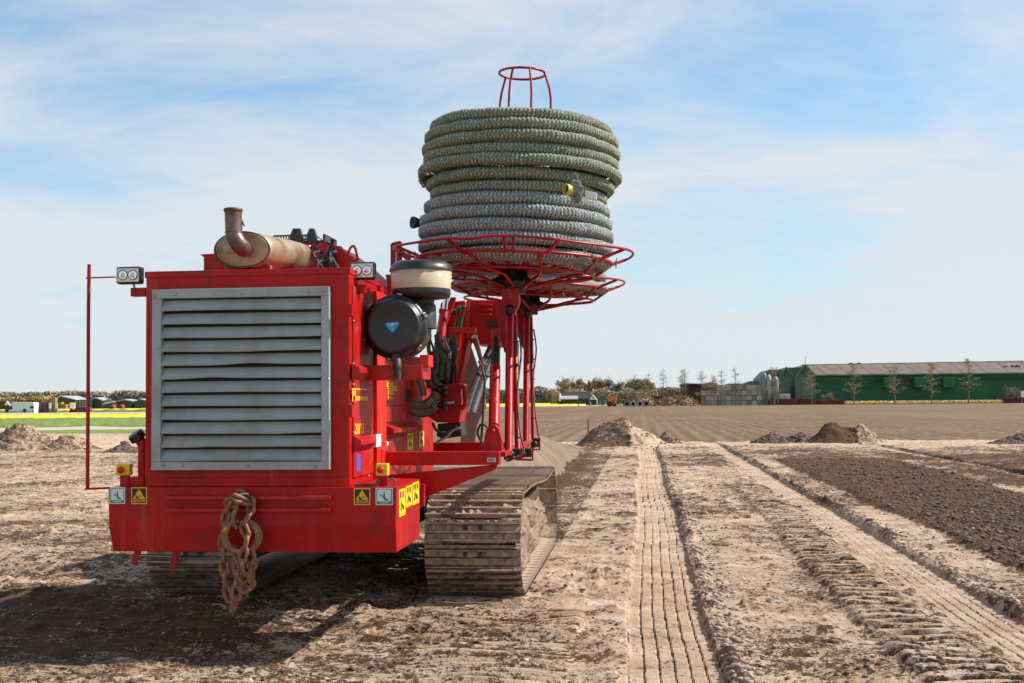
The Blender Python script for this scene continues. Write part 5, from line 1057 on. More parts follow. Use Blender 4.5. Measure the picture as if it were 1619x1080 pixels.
mb = MB(); ppoly(mb, [(925, 301), (944, 305), (943, 316), (925, 313)], 9.13, .05); cpart(mb, 'label_tag', 'tag', gcoil, .004)
mb = MB(); a = at(655, 352, 10.0); mb.lathe(a, (-.8, -.6, 0), [(.03, -.06), (.05, 0), (.05, .02), (.038, .02), (.03, -.02)], 18); cpart(mb, 'open_pipe_end', 'rubber', gcoil)
mb = MB(); ppoly(mb, [(674, 266), (682, 260), (684, 263), (678, 276), (674, 277)], 9.62, .03); cpart(mb, 'label_tag', 'tag', ucoil, .002)
fluff('frayed_wrap', at(671, 280, 9.9), .05, .09, .05, 'fluff_green', ucoil, 3, 1600)
for (x, y, dx, dy) in ((885, 236, 12, 4), (878, 240, 18, -3), (965, 300, 6, 2), (935, 398, 2, 14), (928, 392, -6, 8), (975, 408, -2, 16), (890, 462, 3, 9), (905, 420, -8, 6)):
    mb = MB(); mb.tube(bez([at(x, y, 9.2), at(x + dx * .5, y + dy, 9.17), at(x + dx, y + dy * .4 - 2, 9.18)], 5), .0035, 5); cpart(mb, 'binding_wire', 'rubber', ucoil if y < 310 else gcoil)

# black crate on the deck
cr = empty('plastic_crate', 'black plastic crate with slotted sides standing on the deck behind the muffler', 'crate')
def loc_part(mb, name, mat, parent, bevel=0): o = mb.build(name, mat, parent, bevel); o.data.transform(Matrix.Translation(-parent.location)); return o
a = at(432, 386, 10.1); b = at(492, 384, 10.1); zt = at(470, 361, 10.1).z; zb = dkz = at(470, 386, 10.1).z; cr.location = ((a.x + b.x) / 2, 10.3, zb)
mb = MB(); zm = zb + (zt - zb) * .60
mb.box((a.x, 10.1, zb), (b.x, 10.12, zb + .02)); mb.box((a.x, 10.1, zm - .012), (b.x, 10.12, zm))
for k in range(14):
    x = a.x + (b.x - a.x) * (k + .5) / 14; mb.bar((x - .006, 10.11, zb), (x + .008, 10.11, zm), .006, .018, (0, 1, 0))
mb.box((a.x, 10.1, zb + (zm - zb) * .5 - .005), (b.x, 10.118, zb + (zm - zb) * .5 + .005)); loc_part(mb, 'slotted_side', 'black', cr)
for x0, x1 in ((458, 478), (484, 500)):
    mb = MB(); ppoly(mb, [(x0, 386), (x0, 372), (x0 + 5, 361), (x1 - 4, 361), (x1, 374), (x1, 386)], 10.08, .05); loc_part(mb, 'crate_corner', 'black', cr, .004)
mb = MB(); mb.box((a.x, 10.12, zb), (b.x + .12, 10.5, zb + .02)); mb.box((a.x, 10.48, zb), (b.x + .12, 10.5, zm)); mb.box((b.x + .10, 10.1, zb), (b.x + .12, 10.5, zm)); loc_part(mb, 'crate_tray', 'black', cr)

# rusty chain, shackle and hook hanging on the rear bars
CY = Y0 - .085; ch = empty('tow_chain', 'rusty tow chain with yellow-flecked hook draped over the step bars', 'chain', tuple(at(375, 790, CY)))
def link_mesh(Ln=.104, Wd=.058, rr=.0128):
    mb = MB(); pts = []; h = (Ln - Wd) / 2
    for k in range(7): a = math.pi * k / 6; pts.append((Wd / 2 * math.cos(a) * .92, 0, h + Wd / 2 * math.sin(a)))
    for k in range(7): a = math.pi + math.pi * k / 6; pts.append((Wd / 2 * math.cos(a) * .92, 0, -h + Wd / 2 * math.sin(a)))
    mb.tube(pts, rr, 8, True); me = bpy.data.meshes.new('chain_link'); me.from_pydata([tuple(v) for v in mb.v], [], mb.f); me.materials.append(MT['rust']); me.polygons.foreach_set('use_smooth', mb.sm); me.update(); return me
LM = link_mesh(); rnd = random.Random(12)
def strand(pts, Y, ph=0, sp=.078):
    path = bez([at(x, y, Y + dy) for x, y, dy in pts], 20); acc = 0; k = 0; last = path[0]
    for i in range(1, len(path)):
        acc += (path[i] - path[i - 1]).length
        if acc >= sp or i == 1:
            acc = 0; d = (path[min(i + 3, len(path) - 1)] - path[max(i - 3, 0)]).normalized(); x_ = Vector((0, 1, 0)).cross(d).normalized(); y_ = d.cross(x_)
            m = Matrix((x_, y_, d)).transposed() @ Matrix.Rotation(math.radians((20 if (k + ph) % 2 == 0 else 78) + rnd.uniform(-12, 12)), 3, 'Z')
            o = bpy.data.objects.new('chain_link', LM); C.objects.link(o); o.parent = ch; m4 = m.to_4x4(); m4.translation = path[i] - ch.location; o.matrix_local = m4; k += 1
strand([(376, 786, 0), (362, 800, 0), (355, 830, .01), (353, 865, .02), (355, 900, .02), (358, 930, 0), (366, 957, 0)], CY)
strand([(370, 956, -.01), (374, 935, -.02), (377, 905, .02), (375, 880, .03), (366, 860, .035)], CY, 1)
strand([(382, 788, -.02), (396, 796, 0), (394, 812, -.01), (385, 830, -.02), (390, 848, -.03), (387, 868, -.03), (383, 888, -.03), (386, 908, -.02), (393, 925, 0)], CY, 1)
strand([(372, 895, .01), (378, 915, 0), (388, 928, -.01), (397, 915, .0), (397, 890, .01), (392, 872, .02)], CY)
strand([(366, 795, -.01), (382, 794, -.03), (396, 800, 0)], CY, 0)
def horn(name, pts, rad, mat, flat=1.0): mb = MB(); mb.tube(bez(pts, 8), rad, 12); return loc_part(mb, name, mat, ch)
n = 33; pts = []; 
for k in range(5): pass
hp = [at(372, 832, CY - .02)]; cx, cy = 382, 848
angs = [125, 150, 180, 210, 240, 265]
P1 = [at(cx + 27 * math.cos(math.radians(a)), cy - 25 * math.sin(math.radians(a)), CY - .015) for a in (100, 130, 160, 190, 220, 250, 275)]
nn_ = (len(P1) - 1) * 8 + 1; horn('lifting_hook', P1, [.012 + .016 * math.sin(math.pi * k / (nn_ - 1)) for k in range(nn_)], 'hook')
P2 = [at(cx + 27 * math.cos(math.radians(a)), cy - 25 * math.sin(math.radians(a)), CY + .01) for a in (82, 55, 25, -5, -35, -60)]
nn_ = (len(P2) - 1) * 8 + 1; horn('hook_back', P2, [.013 + .014 * math.sin(math.pi * (k + 4) / (nn_ + 8)) for k in range(nn_)], 'hook')
P3 = [at(390, 868, CY), at(398, 869, CY), at(402, 880, CY), at(399, 891, CY), at(393, 894, CY)]; nn_ = 33; horn('small_hook', P3, [.008 + .007 * math.sin(math.pi * k / 32) for k in range(33)], 'hook')
horn('connecting_ring', [at(376, 801, CY - .03), at(370, 812, CY - .035), at(369, 826, CY - .035), at(375, 836, CY - .03)], [.011 + .004 * math.sin(math.pi * k / 24) for k in range(25)], 'rust')
horn('shackle', [at(372, 787, CY - .01), at(380, 782, CY - .03), at(391, 781, CY - .02), at(392, 787, CY)], .010, 'steel')
mb = MB(); mb.lathe(at(395, 915, CY - .02), (0, -1, 0), [(.02, -.02), (.02, .01), (.012, .016), (0, .017)], 12); loc_part(mb, 'hook_pin', 'rust', ch)
# ------------------------------------------------------------------ buildings, vehicles and trees beyond the fields
HZ = lambda x: 634.5 - 0.0087 * (x - 810)
def gz_of(p): return p
def bx(mb, x0, x1, y0, y1, Y, depth, mi=0):      # box whose near face spans photo pixels at distance Y
    a = at(x0, y1, Y); b = at(x1, y0, Y); mb.box((a.x, Y, a.z), (b.x, Y + depth, b.z), mi)
def place(mb, name, mat, root, bevel=0):
    o = mb.build(name, mat, root, bevel); o.data.transform(Matrix.Translation(-root.location)); return o
def root_at(name, label, cat, x, Y, group=None): p = at(x, 640, Y); return empty(name, label, cat, (p.x, Y, 0), group)
def shed(name, label, Y, depth, x0, x1, ye, yr, xr, wall, roof, yb=646, group=None, trim=None, skew=0.0):
    """gabled shed: gable faces the camera, ridge runs away (with a skew to show one roof side)"""
    r = root_at(name, label, 'barn', (x0 + x1) / 2, Y, group); a = at(x0, ye, Y); b = at(x1, ye, Y); c = at(xr, yr, Y); dx = skew
    mb = MB(); mb.prism([(a.x, Y, 0), (b.x, Y, 0), (b.x, Y, b.z), (c.x, Y, c.z), (a.x, Y, a.z)], (dx, depth, 0)); place(mb, 'wall', wall, r)
    for nm, p, q in (('roof', a, c), ('roof', c, b)):
        d = (q - p).normalized(); e = Vector((0, 0, .25)); p2 = p - d * .5 if p is a else p; q2 = q + d * .5 if q is b else q
        mb = MB(); mb.prism([(p2.x, Y - .4, p2.z), (q2.x, Y - .4, q2.z), (q2.x, Y - .4, q2.z + .3), (p2.x, Y - .4, p2.z + .3)], (dx, depth + .8, 0)); place(mb, 'roof', roof, r)
    if trim:
        mb = MB(); mb.bar((a.x, Y - .5, a.z + .15), (c.x, Y - .5, c.z + .15), .2, .45); mb.bar((c.x, Y - .5, c.z + .15), (b.x, Y - .5, b.z + .15), .2, .45); place(mb, 'gable_trim', trim, r)
    return r
# --- right: the green barns. Three gables seen front on, the long side wall runs away to the right
D0 = 330
def gable(x0, x1, xr, ye0, ye1, yr, Y, label, rear):
    r = root_at('green_barn', label, 'barn', xr, Y, 'green barns on the right'); a, b, c = at(x0, ye0, Y), at(x1, ye1, Y), at(xr, yr, Y)
    mb = MB(); mb.prism([(a.x, Y, 0), (b.x, Y, 0), tuple(b), tuple(c), tuple(a)], (0, 25, 0)); place(mb, 'wall', 'barn_front', r)
    for p, q in ((a, c), (c, b)): mb = MB(); mb.bar(p + Vector((0, -.3, 0)), q + Vector((0, -.3, 0)), .3, .42); place(mb, 'gable_trim', 'barn_trim', r)
    # roof slope visible to the right, running back behind the next gable
    mb = MB(); e0, e1 = at(rear[0], rear[1], Y + 1), at(rear[2], rear[3], Y + 1); mb.prism([(c.x, Y + .2, c.z), (e0.x, Y + .2, e0.z), (e1.x, Y + .2, e1.z), (b.x, Y + .2, b.z)], (0, .8, 0)); place(mb, 'roof', 'barn_roof', r)
    return r
g1 = gable(1204, 1228, 1216.3, 597, 598, 584.6, D0 + 3, 'smallest green gable behind the grey silos', (1238, 585.2, 1229, 598))
mb = MB(); bx(mb, 1214, 1218, 590, 597, D0 + 2.8, .3); place(mb, 'gable_window', 'glass', g1)
g2 = gable(1229.5, 1257, 1242.5, 599, 596.5, 581, D0 + 2, 'middle pale green gabled barn with dark louvre under its peak', (1268.5, 581.2, 1256.5, 596.5))
mb = MB(); bx(mb, 1240.5, 1243.5, 583, 594.5, D0 + 1.7, .3); place(mb, 'gable_window', 'glass', g2)
r = root_at('green_barn', 'largest green barn with long side wall, brown roof and tall door', 'barn', 1400, D0, 'green barns on the right')
a, b, c = at(1257, 596.5, D0), at(1289.5, 593.5, D0), at(1272.5, 577, D0)
mb = MB(); mb.prism([(a.x, D0, 0), (b.x, D0, 0), tuple(b), tuple(c), tuple(a)], (0, 30, 0)); place(mb, 'gable_wall', 'barn_front', r)
for p, q in ((a, c), (c, b)): mb = MB(); mb.bar(p + Vector((0, -.3, 0)), q + Vector((0, -.3, 0)), .3, .42); place(mb, 'gable_trim', 'barn_trim', r)
mb = MB(); bx(mb, 1270, 1275, 580, 592, D0 - .3, .3); place(mb, 'gable_window', 'glass', r)
mb = MB(); bx(mb, 1251, 1256, 609.5, 634, D0 - .3, .5); place(mb, 'door', 'dark', r)
xe = 1760; er = at(xe, 588.5, D0); rr = at(xe, 568.5, D0)
mb = MB(); mb.hexa([(b.x, D0 - .1, 0), (er.x, D0 - .1, 0), (er.x, D0 + 20, 0), (b.x, D0 + 20, 0), (b.x, D0 - .1, b.z), (er.x, D0 - .1, er.z), (er.x, D0 + 20, er.z), (b.x, D0 + 20, b.z)]); place(mb, 'side_wall', 'barn_green', r)
# corrugated roof in separate bays, and cladding seams
nb = 26
for k in range(nb):
    t0, t1 = k / nb, (k + 1) / nb; e0 = b.lerp(er, t0); e1 = b.lerp(er, t1); f0 = c.lerp(rr, t0); f1 = c.lerp(rr, t1); lift_ = .06 * (k % 2)
    mb = MB(); mb.prism([(e0.x, D0 - .7, e0.z + lift_), (e1.x, D0 - .7, e1.z + lift_), (f1.x, D0 + 7, f1.z + lift_), (f0.x, D0 + 7, f0.z + lift_)], (0, 0, .15)); place(mb, 'roof_bay', 'barn_roof', r)
mb = MB(); mb.bar((c.x, D0 + 7, c.z + .2), (rr.x, D0 + 7, rr.z + .2), .25, .2); place(mb, 'ridge_cap', 'barn_trim', r)
mb = MB(); mb.bar((b.x, D0 - .8, b.z - .05), (er.x, D0 - .8, er.z - .05), .2, .25); place(mb, 'gutter', 'barn_trim', r)
for y0, y1 in ((600, 601), (605, 606), (612, 613)): mb = MB(); a_ = at(1292, y1, D0 - .3); b_ = at(1383, y1 - .5, D0 - .3); mb.bar(a_, b_, .12, .15); place(mb, 'cladding_rail', 'barn_green', r)
mb = MB(); a_ = at(1383, 597.5, D0 - .4); b_ = at(1460, 597, D0 - .4); mb.box((a_.x, D0 - .4, a_.z - 1.2), (b_.x, D0 - .05, a_.z)); bx(mb, 1551, 1760, 595, 600, D0 - .4, .3); place(mb, 'dark_strip', 'shed_dark', r)
mb = MB()
for k in range(130):
    t_ = (k + .5) / 130; p_ = b.lerp(er, t_); mb.box((p_.x - .05, D0 - .16, 0), (p_.x + .05, D0 - .11, p_.z - .3))
place(mb, 'cladding_ribs', 'barn_green', r)['kind'] = 'stuff'
for x in (1398, 1446.5, 1492.5):
    mb = MB(); bx(mb, x, x + 16.5, 597, 613, D0 - 3, 2.9); u_ = place(mb, 'air_unit', 'barn_green', r, .1); mb = MB(); bx(mb, x - .3, x + 16.8, 596, 597.6, D0 - 3.2, 3.0); place(mb, 'unit_cover', 'barn_trim', u_)
mb = MB(); bx(mb, 1387, 1391, 605, 610, D0 - .4, .3); bx(mb, 1434, 1438, 604, 609, D0 - .4, .3); place(mb, 'wall_window', 'glass', r)
for x in (1343, 1356, 1452, 1465): mb = MB(); bx(mb, x, x + 5, 573.5, 575.5, D0 + 7, .6); place(mb, 'roof_vent', 'shed_dark', r)
mb = MB(); bx(mb, 1593.5, 1597, 573, 585.5, D0 + 3, 1); place(mb, 'chimney', 'white', r)
for k in range(4): mb = MB(); bx(mb, 1599 + k * 4, 1601 + k * 4, 577 + (k % 2), 585.5, D0 + 3, .5); place(mb, 'flue', 'shed_dark', r)
mb = MB(); mb.bar(at(1273, 577, D0 + 1), at(1274, 564, D0 + 1), .12, .12); mb.bar(at(1272.5, 564.5, D0 + 1), at(1276, 564, D0 + 1), .1, .1); place(mb, 'mast', 'silo', r)
# silos, tanks, door
for i, (x0, x1, yt, m) in enumerate(((1206, 1213, 594, 'silo'), (1212.5, 1220.5, 597, 'silo_light'), (1222, 1232, 600, 'silo'))):
    c_ = at((x0 + x1) / 2, 640, D0 - 8); w_ = (at(x1, 640, D0 - 8).x - c_.x); zt = at(x0, yt, D0 - 8).z
    s = empty('feed_silo', ('left grey feed silo with slanted legs before the small gable', 'pale middle feed silo between two grey ones', 'right dark grey feed silo beside the white tanks')[i], 'silo', (c_.x, D0 - 8, 0), 'feed silos by the green barns')
    mb = MB(); mb.lathe((0, 0, 0), (0, 0, 1), [(0, 1.2), (w_ * .35, 1.6), (w_, 3.4), (w_, zt), (w_ * .3, zt + .8), (0, zt + .8)], 20); mb.build('silo_body', m, s)
    mb = MB()
    for q in (45, 135, 225, 315): mb.bar((w_ * math.cos(math.radians(q)), w_ * math.sin(math.radians(q)), 0), (w_ * math.cos(math.radians(q)), w_ * math.sin(math.radians(q)), 3.5), .12, .12)
    mb.build('silo_legs', 'silo', s)
for i, (x0, x1) in enumerate(((1233.5, 1240.5), (1241.5, 1249.5))):
    t = root_at('white_tank', ('left white caged tank by the pale green barn', 'right white caged tank beside the tall dark door')[i], 'tank', (x0 + x1) / 2, D0 - 3, 'white tanks'); mb = MB(); bx(mb, x0, x1, 623, 632, D0 - 3, 2); place(mb, 'tank_body', 'white', t, .08)
    mb = MB(); 
    for k in range(4): bx(mb, x0 + (x1 - x0) * k / 3 - .12, x0 + (x1 - x0) * k / 3 + .12, 622.8, 632.2, D0 - 3.12, .1)
    place(mb, 'tank_cage', 'silo', t)
# shed behind the crates, open shed, brown shed
t = root_at('open_shed', 'grey roofed open shed behind the crate stack', 'shed', 1180, D0 + 14); mb = MB(); bx(mb, 1152, 1210, 606, 610, D0 + 14, 12); mb.prism([at(1178, 606, D0 + 14), at(1186, 602.5, D0 + 14), at(1212, 602, D0 + 14), at(1212, 606, D0 + 14)], (0, 12, 0)); place(mb, 'roof', 'silo', t)
mb = MB(); bx(mb, 1155, 1209, 609, 640, D0 + 16, 8); place(mb, 'dark_interior', 'dark', t)
for x in (1200, 1206): mb = MB(); bx(mb, x, x + .8, 608, 640, D0 + 13.5, .4); place(mb, 'post', 'maroon', t)
t = root_at('brown_shed', 'long dark brown shed behind the wood heap', 'shed', 1070, D0 + 20); mb = MB(); bx(mb, 985, 1100, 625.5, 640, D0 + 22, 10); bx(mb, 1078, 1112, 607, 640, D0 + 20, 12); place(mb, 'wall', 'shed_brown', t); mb = MB(); mb.prism([at(1074, 609, D0 + 19), at(1083, 606, D0 + 19), at(1114, 606.5, D0 + 19), at(1114, 609, D0 + 19)], (0, 13, 0)); bx(mb, 1084, 1098, 624, 627, D0 + 12, 6); place(mb, 'roof', 'shed_brown', t)
# stacked crates, every crate on its own
crate0 = None; CYd = D0 - 15
cw = 8.05
def crate_proto():
    s = cw / F * CYd; h = 8.0 / F * CYd; mb = MB(); mb.box((-s * .47, 0, .06), (s * .47, 1.2, h * .95)); me = bpy.data.meshes.new('wooden_crate')
    for k in range(3): mb.box((-s * .48, -.04, h * (.10 + .30 * k)), (s * .48, -.005, h * (.10 + .30 * k) + h * .22))
    mb.box((-s * .48, -.08, .05), (-s * .38, -.045, h * .95)); mb.box((s * .38, -.08, .05), (s * .48, -.045, h * .95))
    me.from_pydata([tuple(v) for v in mb.v], [], mb.f); return me
crm = []
for col in ((0.36, 0.32, 0.29), (0.25, 0.22, 0.20), (0.50, 0.46, 0.42)):
    me = crate_proto(); MT['c%d' % len(crm)] = pbr('crate_boards_%s' % ('grey', 'brown', 'pale')[len(crm)], col, 0.85, var=0.3, vs=1.2); me.materials.append(MT['c%d' % len(crm)]); me.update(); crm.append(me)
rnd = random.Random(21); rowlab = ('bottom', 'second', 'third', 'top')
for col in range(12):
    for row in range(4):
        x = 1108.5 + 4 + col * cw
        if col < 3 and row == 3: continue
        p = at(x, 640, CYd); o = bpy.data.objects.new('wooden_crate', crm[rnd.choice((0, 0, 1, 2))]); C.objects.link(o); o.location = (p.x + rnd.uniform(-.05, .05), CYd + rnd.uniform(-.15, .15), row * 8.0 / F * CYd + .02)
        tag(o, 'weathered crate, %s column from the left, %s row of the big crate stack' % (('first', 'second', 'third', 'fourth', 'fifth', 'sixth', 'seventh', 'eighth', 'ninth', 'tenth', 'eleventh', 'last')[col], rowlab[row]), 'crate', 'crates stacked before the open shed')
for i, (x, y, s) in enumerate(((1100, 621, 6), (1096, 634, 7))):
    t = root_at('wooden_crate', ('orange crate on the heap left of the stack', 'orange crate at the foot of the wood heap')[i], 'crate', x, CYd - 2, 'orange crates'); mb = MB(); bx(mb, x, x + s, y - 1, y + 5, CYd - 2, 1.2); place(mb, 'crate_box', 'crate_orange', t)
    mb = MB(); bx(mb, x - .2, x + .6, y - 1.2, y + 5, CYd - 2.1, .1); bx(mb, x + s - .6, x + s + .2, y - 1.2, y + 5, CYd - 2.1, .1); place(mb, 'corner_slat', 'crate_orange', t)
# heaps with logs / straw, concrete rings, orange trailer, white house, fence
def bg_heap(name, label, x0, x1, yt, Y, mat, seed, cat='heap'):
    a = at(x0, 640, Y); b = at(x1, 640, Y); h = at((x0 + x1) / 2, yt, Y).z; rd = random.Random(seed); t = empty(name, label, cat, ((a.x + b.x) / 2, Y, 0), 'brown heaps beyond the field'); mb = MB()
    w_ = (b.x - a.x) / 2; nu, nv = 60, 24; U, V = np.meshgrid(np.linspace(-1, 1, nu), np.linspace(-1, 1, nv)); Z = h * np.clip(1.1 - np.abs(U) ** 2.2 - V ** 2, 0, 1) ** .6 + .7 * fbm(U * 9, V * 5, 1, 3, seed) - .1
    me = grid_mesh('heap_body', U * w_, V * 4, Z, mat); link('heap_body', me, t)
    for k in range(150):
        u = rd.uniform(-.95, .95); v = rd.uniform(-1, .1); z = h * max(0, 1.05 - abs(u) ** 2.2 - v * v) ** .6; p = Vector((u * w_, v * 4, z)); d = Vector((rd.uniform(-1, 1), rd.uniform(-.6, .4), rd.uniform(-.5, .5))).normalized() * rd.uniform(.4, 1.3); mb.bar(p - d, p + d, .16, .16)
    o = mb.build('loose_branches', 'straw', t); o['kind'] = 'stuff'
bg_heap('wood_heap', 'tall heap of brown wood chunks behind the concrete rings', 986, 1036, 623.5, D0 - 5, 'straw', 5)
bg_heap('wood_heap', 'lower brown heap between the two thin trees', 1034, 1104, 627.5, D0 - 5, 'straw', 9)
for i, (x, m) in enumerate(((991.5, 'silo'), (1001, 'shed_roof'), (1012, 'silo_light'), (1022, 'silo'))):
    c_ = at(x, 636, D0 - 20); R_ = c_.z if c_.z > .4 else .6; Rr = 4.6 / F * (D0 - 20); t = empty('concrete_ring', ('leftmost grey ring before the wood heap', 'second ring from the left before the wood heap', 'big pale open ring before the wood heap', 'rightmost dark ring before the wood heap')[i], 'pipe ring', (c_.x, D0 - 20, Rr), 'large rings before the wood heap')
    mb = MB(); mb.lathe((0, 0, 0), (0, 1, 0), [(Rr * .6, 0), (Rr, 0), (Rr, 2), (Rr * .6, 2), (Rr * .6, 0)], 28, smooth=False); mb.build('ring_shell', m, t); mb = MB(); mb.lathe((0, .5, 0), (0, 1, 0), [(0, 0), (Rr * .6, 0)], 20); mb.build('ring_core', 'dark', t)
t = root_at('orange_trailer', 'orange tipping trailer with flared top beyond the field', 'trailer', 967, D0 - 20)
mb = MB(); mb.prism([at(960, 627, D0 - 20), at(975, 627, D0 - 20), at(974.5, 631, D0 - 20), at(972.5, 637.5, D0 - 20), at(962.5, 637.5, D0 - 20), at(960.5, 631, D0 - 20)], (0, 4, 0)); place(mb, 'tub', 'orange', t)
for x in (963.5, 971): c_ = at(x, 640, D0 - 20); mb = MB(); mb.lathe((c_.x, D0 - 20.2, .7), (0, 1, 0), [(0, 0), (.65, 0), (.65, .5), (0, .5)], 18); place(mb, 'wheel', 'rubber', t)
mb = MB(); bx(mb, 968.5, 971.5, 632, 640, D0 - 20.8, .4); place(mb, 'tail_panel', 'plate_red', t)
t = root_at('farmhouse', 'low farmhouse with long tiled roof and white gable among trees', 'house', 915, 420)
mb = MB(); bx(mb, 884, 943, 631, 640, 420, 8); place(mb, 'wall', 'shed_dark', t); mb = MB(); mb.prism([at(886, 631.5, 419.6), at(934, 631.5, 419.6), at(933, 620, 424), at(885, 622, 424)], (0, 0, .3)); place(mb, 'roof', 'shed_brown', t)
mb = MB(); mb.prism([at(885, 632, 416), at(914, 631.5, 416), at(914, 627, 418), at(887, 627.5, 418)], (0, 0, .3)); place(mb, 'lean_to_roof', 'shed_roof', t)
mb = MB(); mb.prism([at(932, 640, 417), at(944, 640, 417), at(944, 631.5, 417), at(937.5, 624, 417), at(932, 631.5, 417)], (0, 3, 0)); place(mb, 'gable', 'white', t); mb = MB(); bx(mb, 933, 943, 632, 640, 416.8, .2); place(mb, 'gable_boards', 'shed_dark', t); mb = MB(); bx(mb, 936.5, 938.5, 627.5, 629.5, 416.7, .2); place(mb, 'window', 'glass', t)
mb = MB(); bx(mb, 884, 886, 622, 634, 417, 3); bx(mb, 898.5, 900.5, 622, 626, 424, 1); bx(mb, 934.5, 936, 620, 624, 424, 1); place(mb, 'chimney', 'white', t)
t = root_at('field_fence', 'dark green fence posts and rails by the grassy corner', 'fence', 935, D0 - 12)
for x in (914, 931.5, 952): mb = MB(); bx(mb, x, x + 1.2, 629, 642, D0 - 12, .2); place(mb, 'post', 'barn_green', t)
for y in (631, 634.5): mb = MB(); bx(mb, 914, 932, y, y + .8, D0 - 11.9, .1); place(mb, 'rail', 'barn_green', t)
mb = MB(); bx(mb, 944, 952, 639.5, 640.6, D0 - 11.9, .1); place(mb, 'rail', 'barn_green', t)
mb = MB(); mb.bar(at(932.5, 635, D0 - 14), at(936.5, 643, D0 - 14), .15, .15, (0, 1, 0)); tag(mb.build('leaning_board', 'white'), 'white board leaning by the green fence post', 'board')
# red tractor with trailer seen through the machine
t = root_at('red_tractor', 'small red tractor with tall box trailer seen between the flap and the ram', 'tractor', 748, 190); mb = MB(); bx(mb, 742, 753, 641, 649, 190, 2.4); place(mb, 'body', 'plate_red', t, .1); mb = MB(); bx(mb, 753, 761, 617, 647, 192, 6); place(mb, 'box_trailer', 'shed_brown', t, .1)
for x in (744, 751): c_ = at(x, 650, 190); mb = MB(); mb.lathe((c_.x, 189.8, .55), (0, 1, 0), [(0, 0), (.5, 0), (.5, .4), (0, .4)], 16); place(mb, 'wheel', 'rubber', t)
# --- left side
def shed_l(label, Y, pts_wall, roof_pts, depth, group='dark sheds on the left', wall='shed_dark'):
    x = sum(p[0] for p in pts_wall) / len(pts_wall); r = root_at('dark_shed', label, 'barn', x, Y, group); mb = MB(); ppoly(mb, pts_wall, Y, depth); place(mb, 'wall', wall, r)
    for rp in roof_pts: mb = MB(); mb.prism([at(px, py, Y + dy) for px, py, dy in rp], (0, 0, .25)); place(mb, 'roof', 'shed_roof', r)
    return r
sA = shed_l('largest dark shed with wide pale roof behind the red car', 330, [(86, 646), (119, 646), (119, 633), (96.5, 627.5), (86, 631)], [[(96.5, 627.2, -.3), (119, 632.6, -.3), (138, 631.8, 10), (124, 627.4, 10)], [(84, 631.5, -.3), (96.5, 627.2, -.3), (124, 627.2, 10), (112, 628, 10)]], 8)
mb = MB(); ppoly(mb, [(119, 646), (138, 646), (138, 632.4), (119, 633)], 331, 6); place(mb, 'side_wall', 'shed_dark', sA)
for k in range(4): mb = MB(); bx(mb, 120.5 + k * 4.4, 123 + k * 4.4, 634, 644.5, 330.7, .2); place(mb, 'side_panel', 'silo', sA)
mb = MB(); bx(mb, 110, 118.5, 636.5, 646, 329.6, .3); place(mb, 'white_door', 'white', sA)
sB = shed_l('second dark shed, gabled, right of the marker pole', 335, [(144, 646), (161, 646), (161, 633.5), (152, 630.2), (144, 632)], [[(152, 630, -.3), (161, 633.4, -.3), (176, 632.8, 10), (166, 629.6, 10)], [(143, 632.4, -.3), (152, 630, -.3), (166, 629.5, 10), (158, 629.8, 10)]], 8)
mb = MB(); ppoly(mb, [(161, 645), (176, 645), (176, 634), (161, 634)], 336, 5); place(mb, 'side_wall', 'silo', sB)
shed_l('low dark lean-to shed between two gabled ones', 325, [(162, 645.5), (181, 645.5), (181, 636.5), (172, 637.5), (162, 640)], [[(162, 640, -.3), (181, 636, -.3), (186, 635, 8), (168, 638, 8)]], 7)
shed_l('low wide dark shed with flat gable', 328, [(181, 645.5), (209, 645.5), (209, 635), (196, 633), (181, 636)], [[(196, 632.8, -.3), (209, 634.8, -.3), (217, 633.6, 9), (206, 632, 9)], [(180, 636.2, -.3), (196, 632.8, -.3), (206, 632, 9), (192, 634, 9)]], 7)
shed_l('last dark shed, partly behind the radiator housing', 328, [(212, 645), (240, 645), (240, 636), (222, 632.2), (212, 634.6)], [[(222, 632, -.3), (240, 635.8, -.3), (250, 635, 9), (232, 631.4, 9)]], 7)
t = root_at('farmhouse', 'small dark house with white gable at the far left edge', 'house', 6, 330); mb = MB(); ppoly(mb, [(-12, 650), (14, 650), (14, 640), (10, 634.5), (-12, 635)], 330, 6); place(mb, 'wall', 'shed_brown', t); mb = MB(); mb.bar(at(8.5, 641, 329.6), at(11.2, 634.2, 329.6), .22, .3, (0, 1, 0)); mb.bar(at(11.2, 634.2, 329.6), at(15.4, 641, 329.6), .22, .3, (0, 1, 0)); place(mb, 'gable_trim', 'white', t); mb = MB(); bx(mb, 9, 11, 637, 640, 329.6, .2); place(mb, 'window', 'white', t)
# white van, dark red trailer with crates, red car
VY = 232
t = root_at('white_van', 'white high-roofed delivery van parked beyond the green crop', 'van', 30, VY)
mb = MB(); ppoly(mb, [(5, 652.5), (6, 649), (13, 645.5), (17.5, 638), (23, 636.2), (52, 636.2), (54, 638), (54, 653), (46, 653.6), (7, 653.6)], VY, 2.2); place(mb, 'body', 'white', t, .08)
mb = MB(); ppoly(mb, [(11, 646.6), (16.5, 642), (19, 642), (19, 647.5), (11, 648.2)], VY - .05, .1); place(mb, 'side_window', 'glass', t); mb = MB(); bx(mb, 47.5, 53, 642, 646, VY - .05, .1); place(mb, 'rear_window', 'glass', t)
mb = MB(); bx(mb, 7, 47, 650.2, 651, VY - .06, .1); place(mb, 'side_rail', 'silo', t); mb = MB(); bx(mb, 50, 53, 649, 650.8, VY - .06, .1); place(mb, 'tail_lamp', 'plate_red', t)
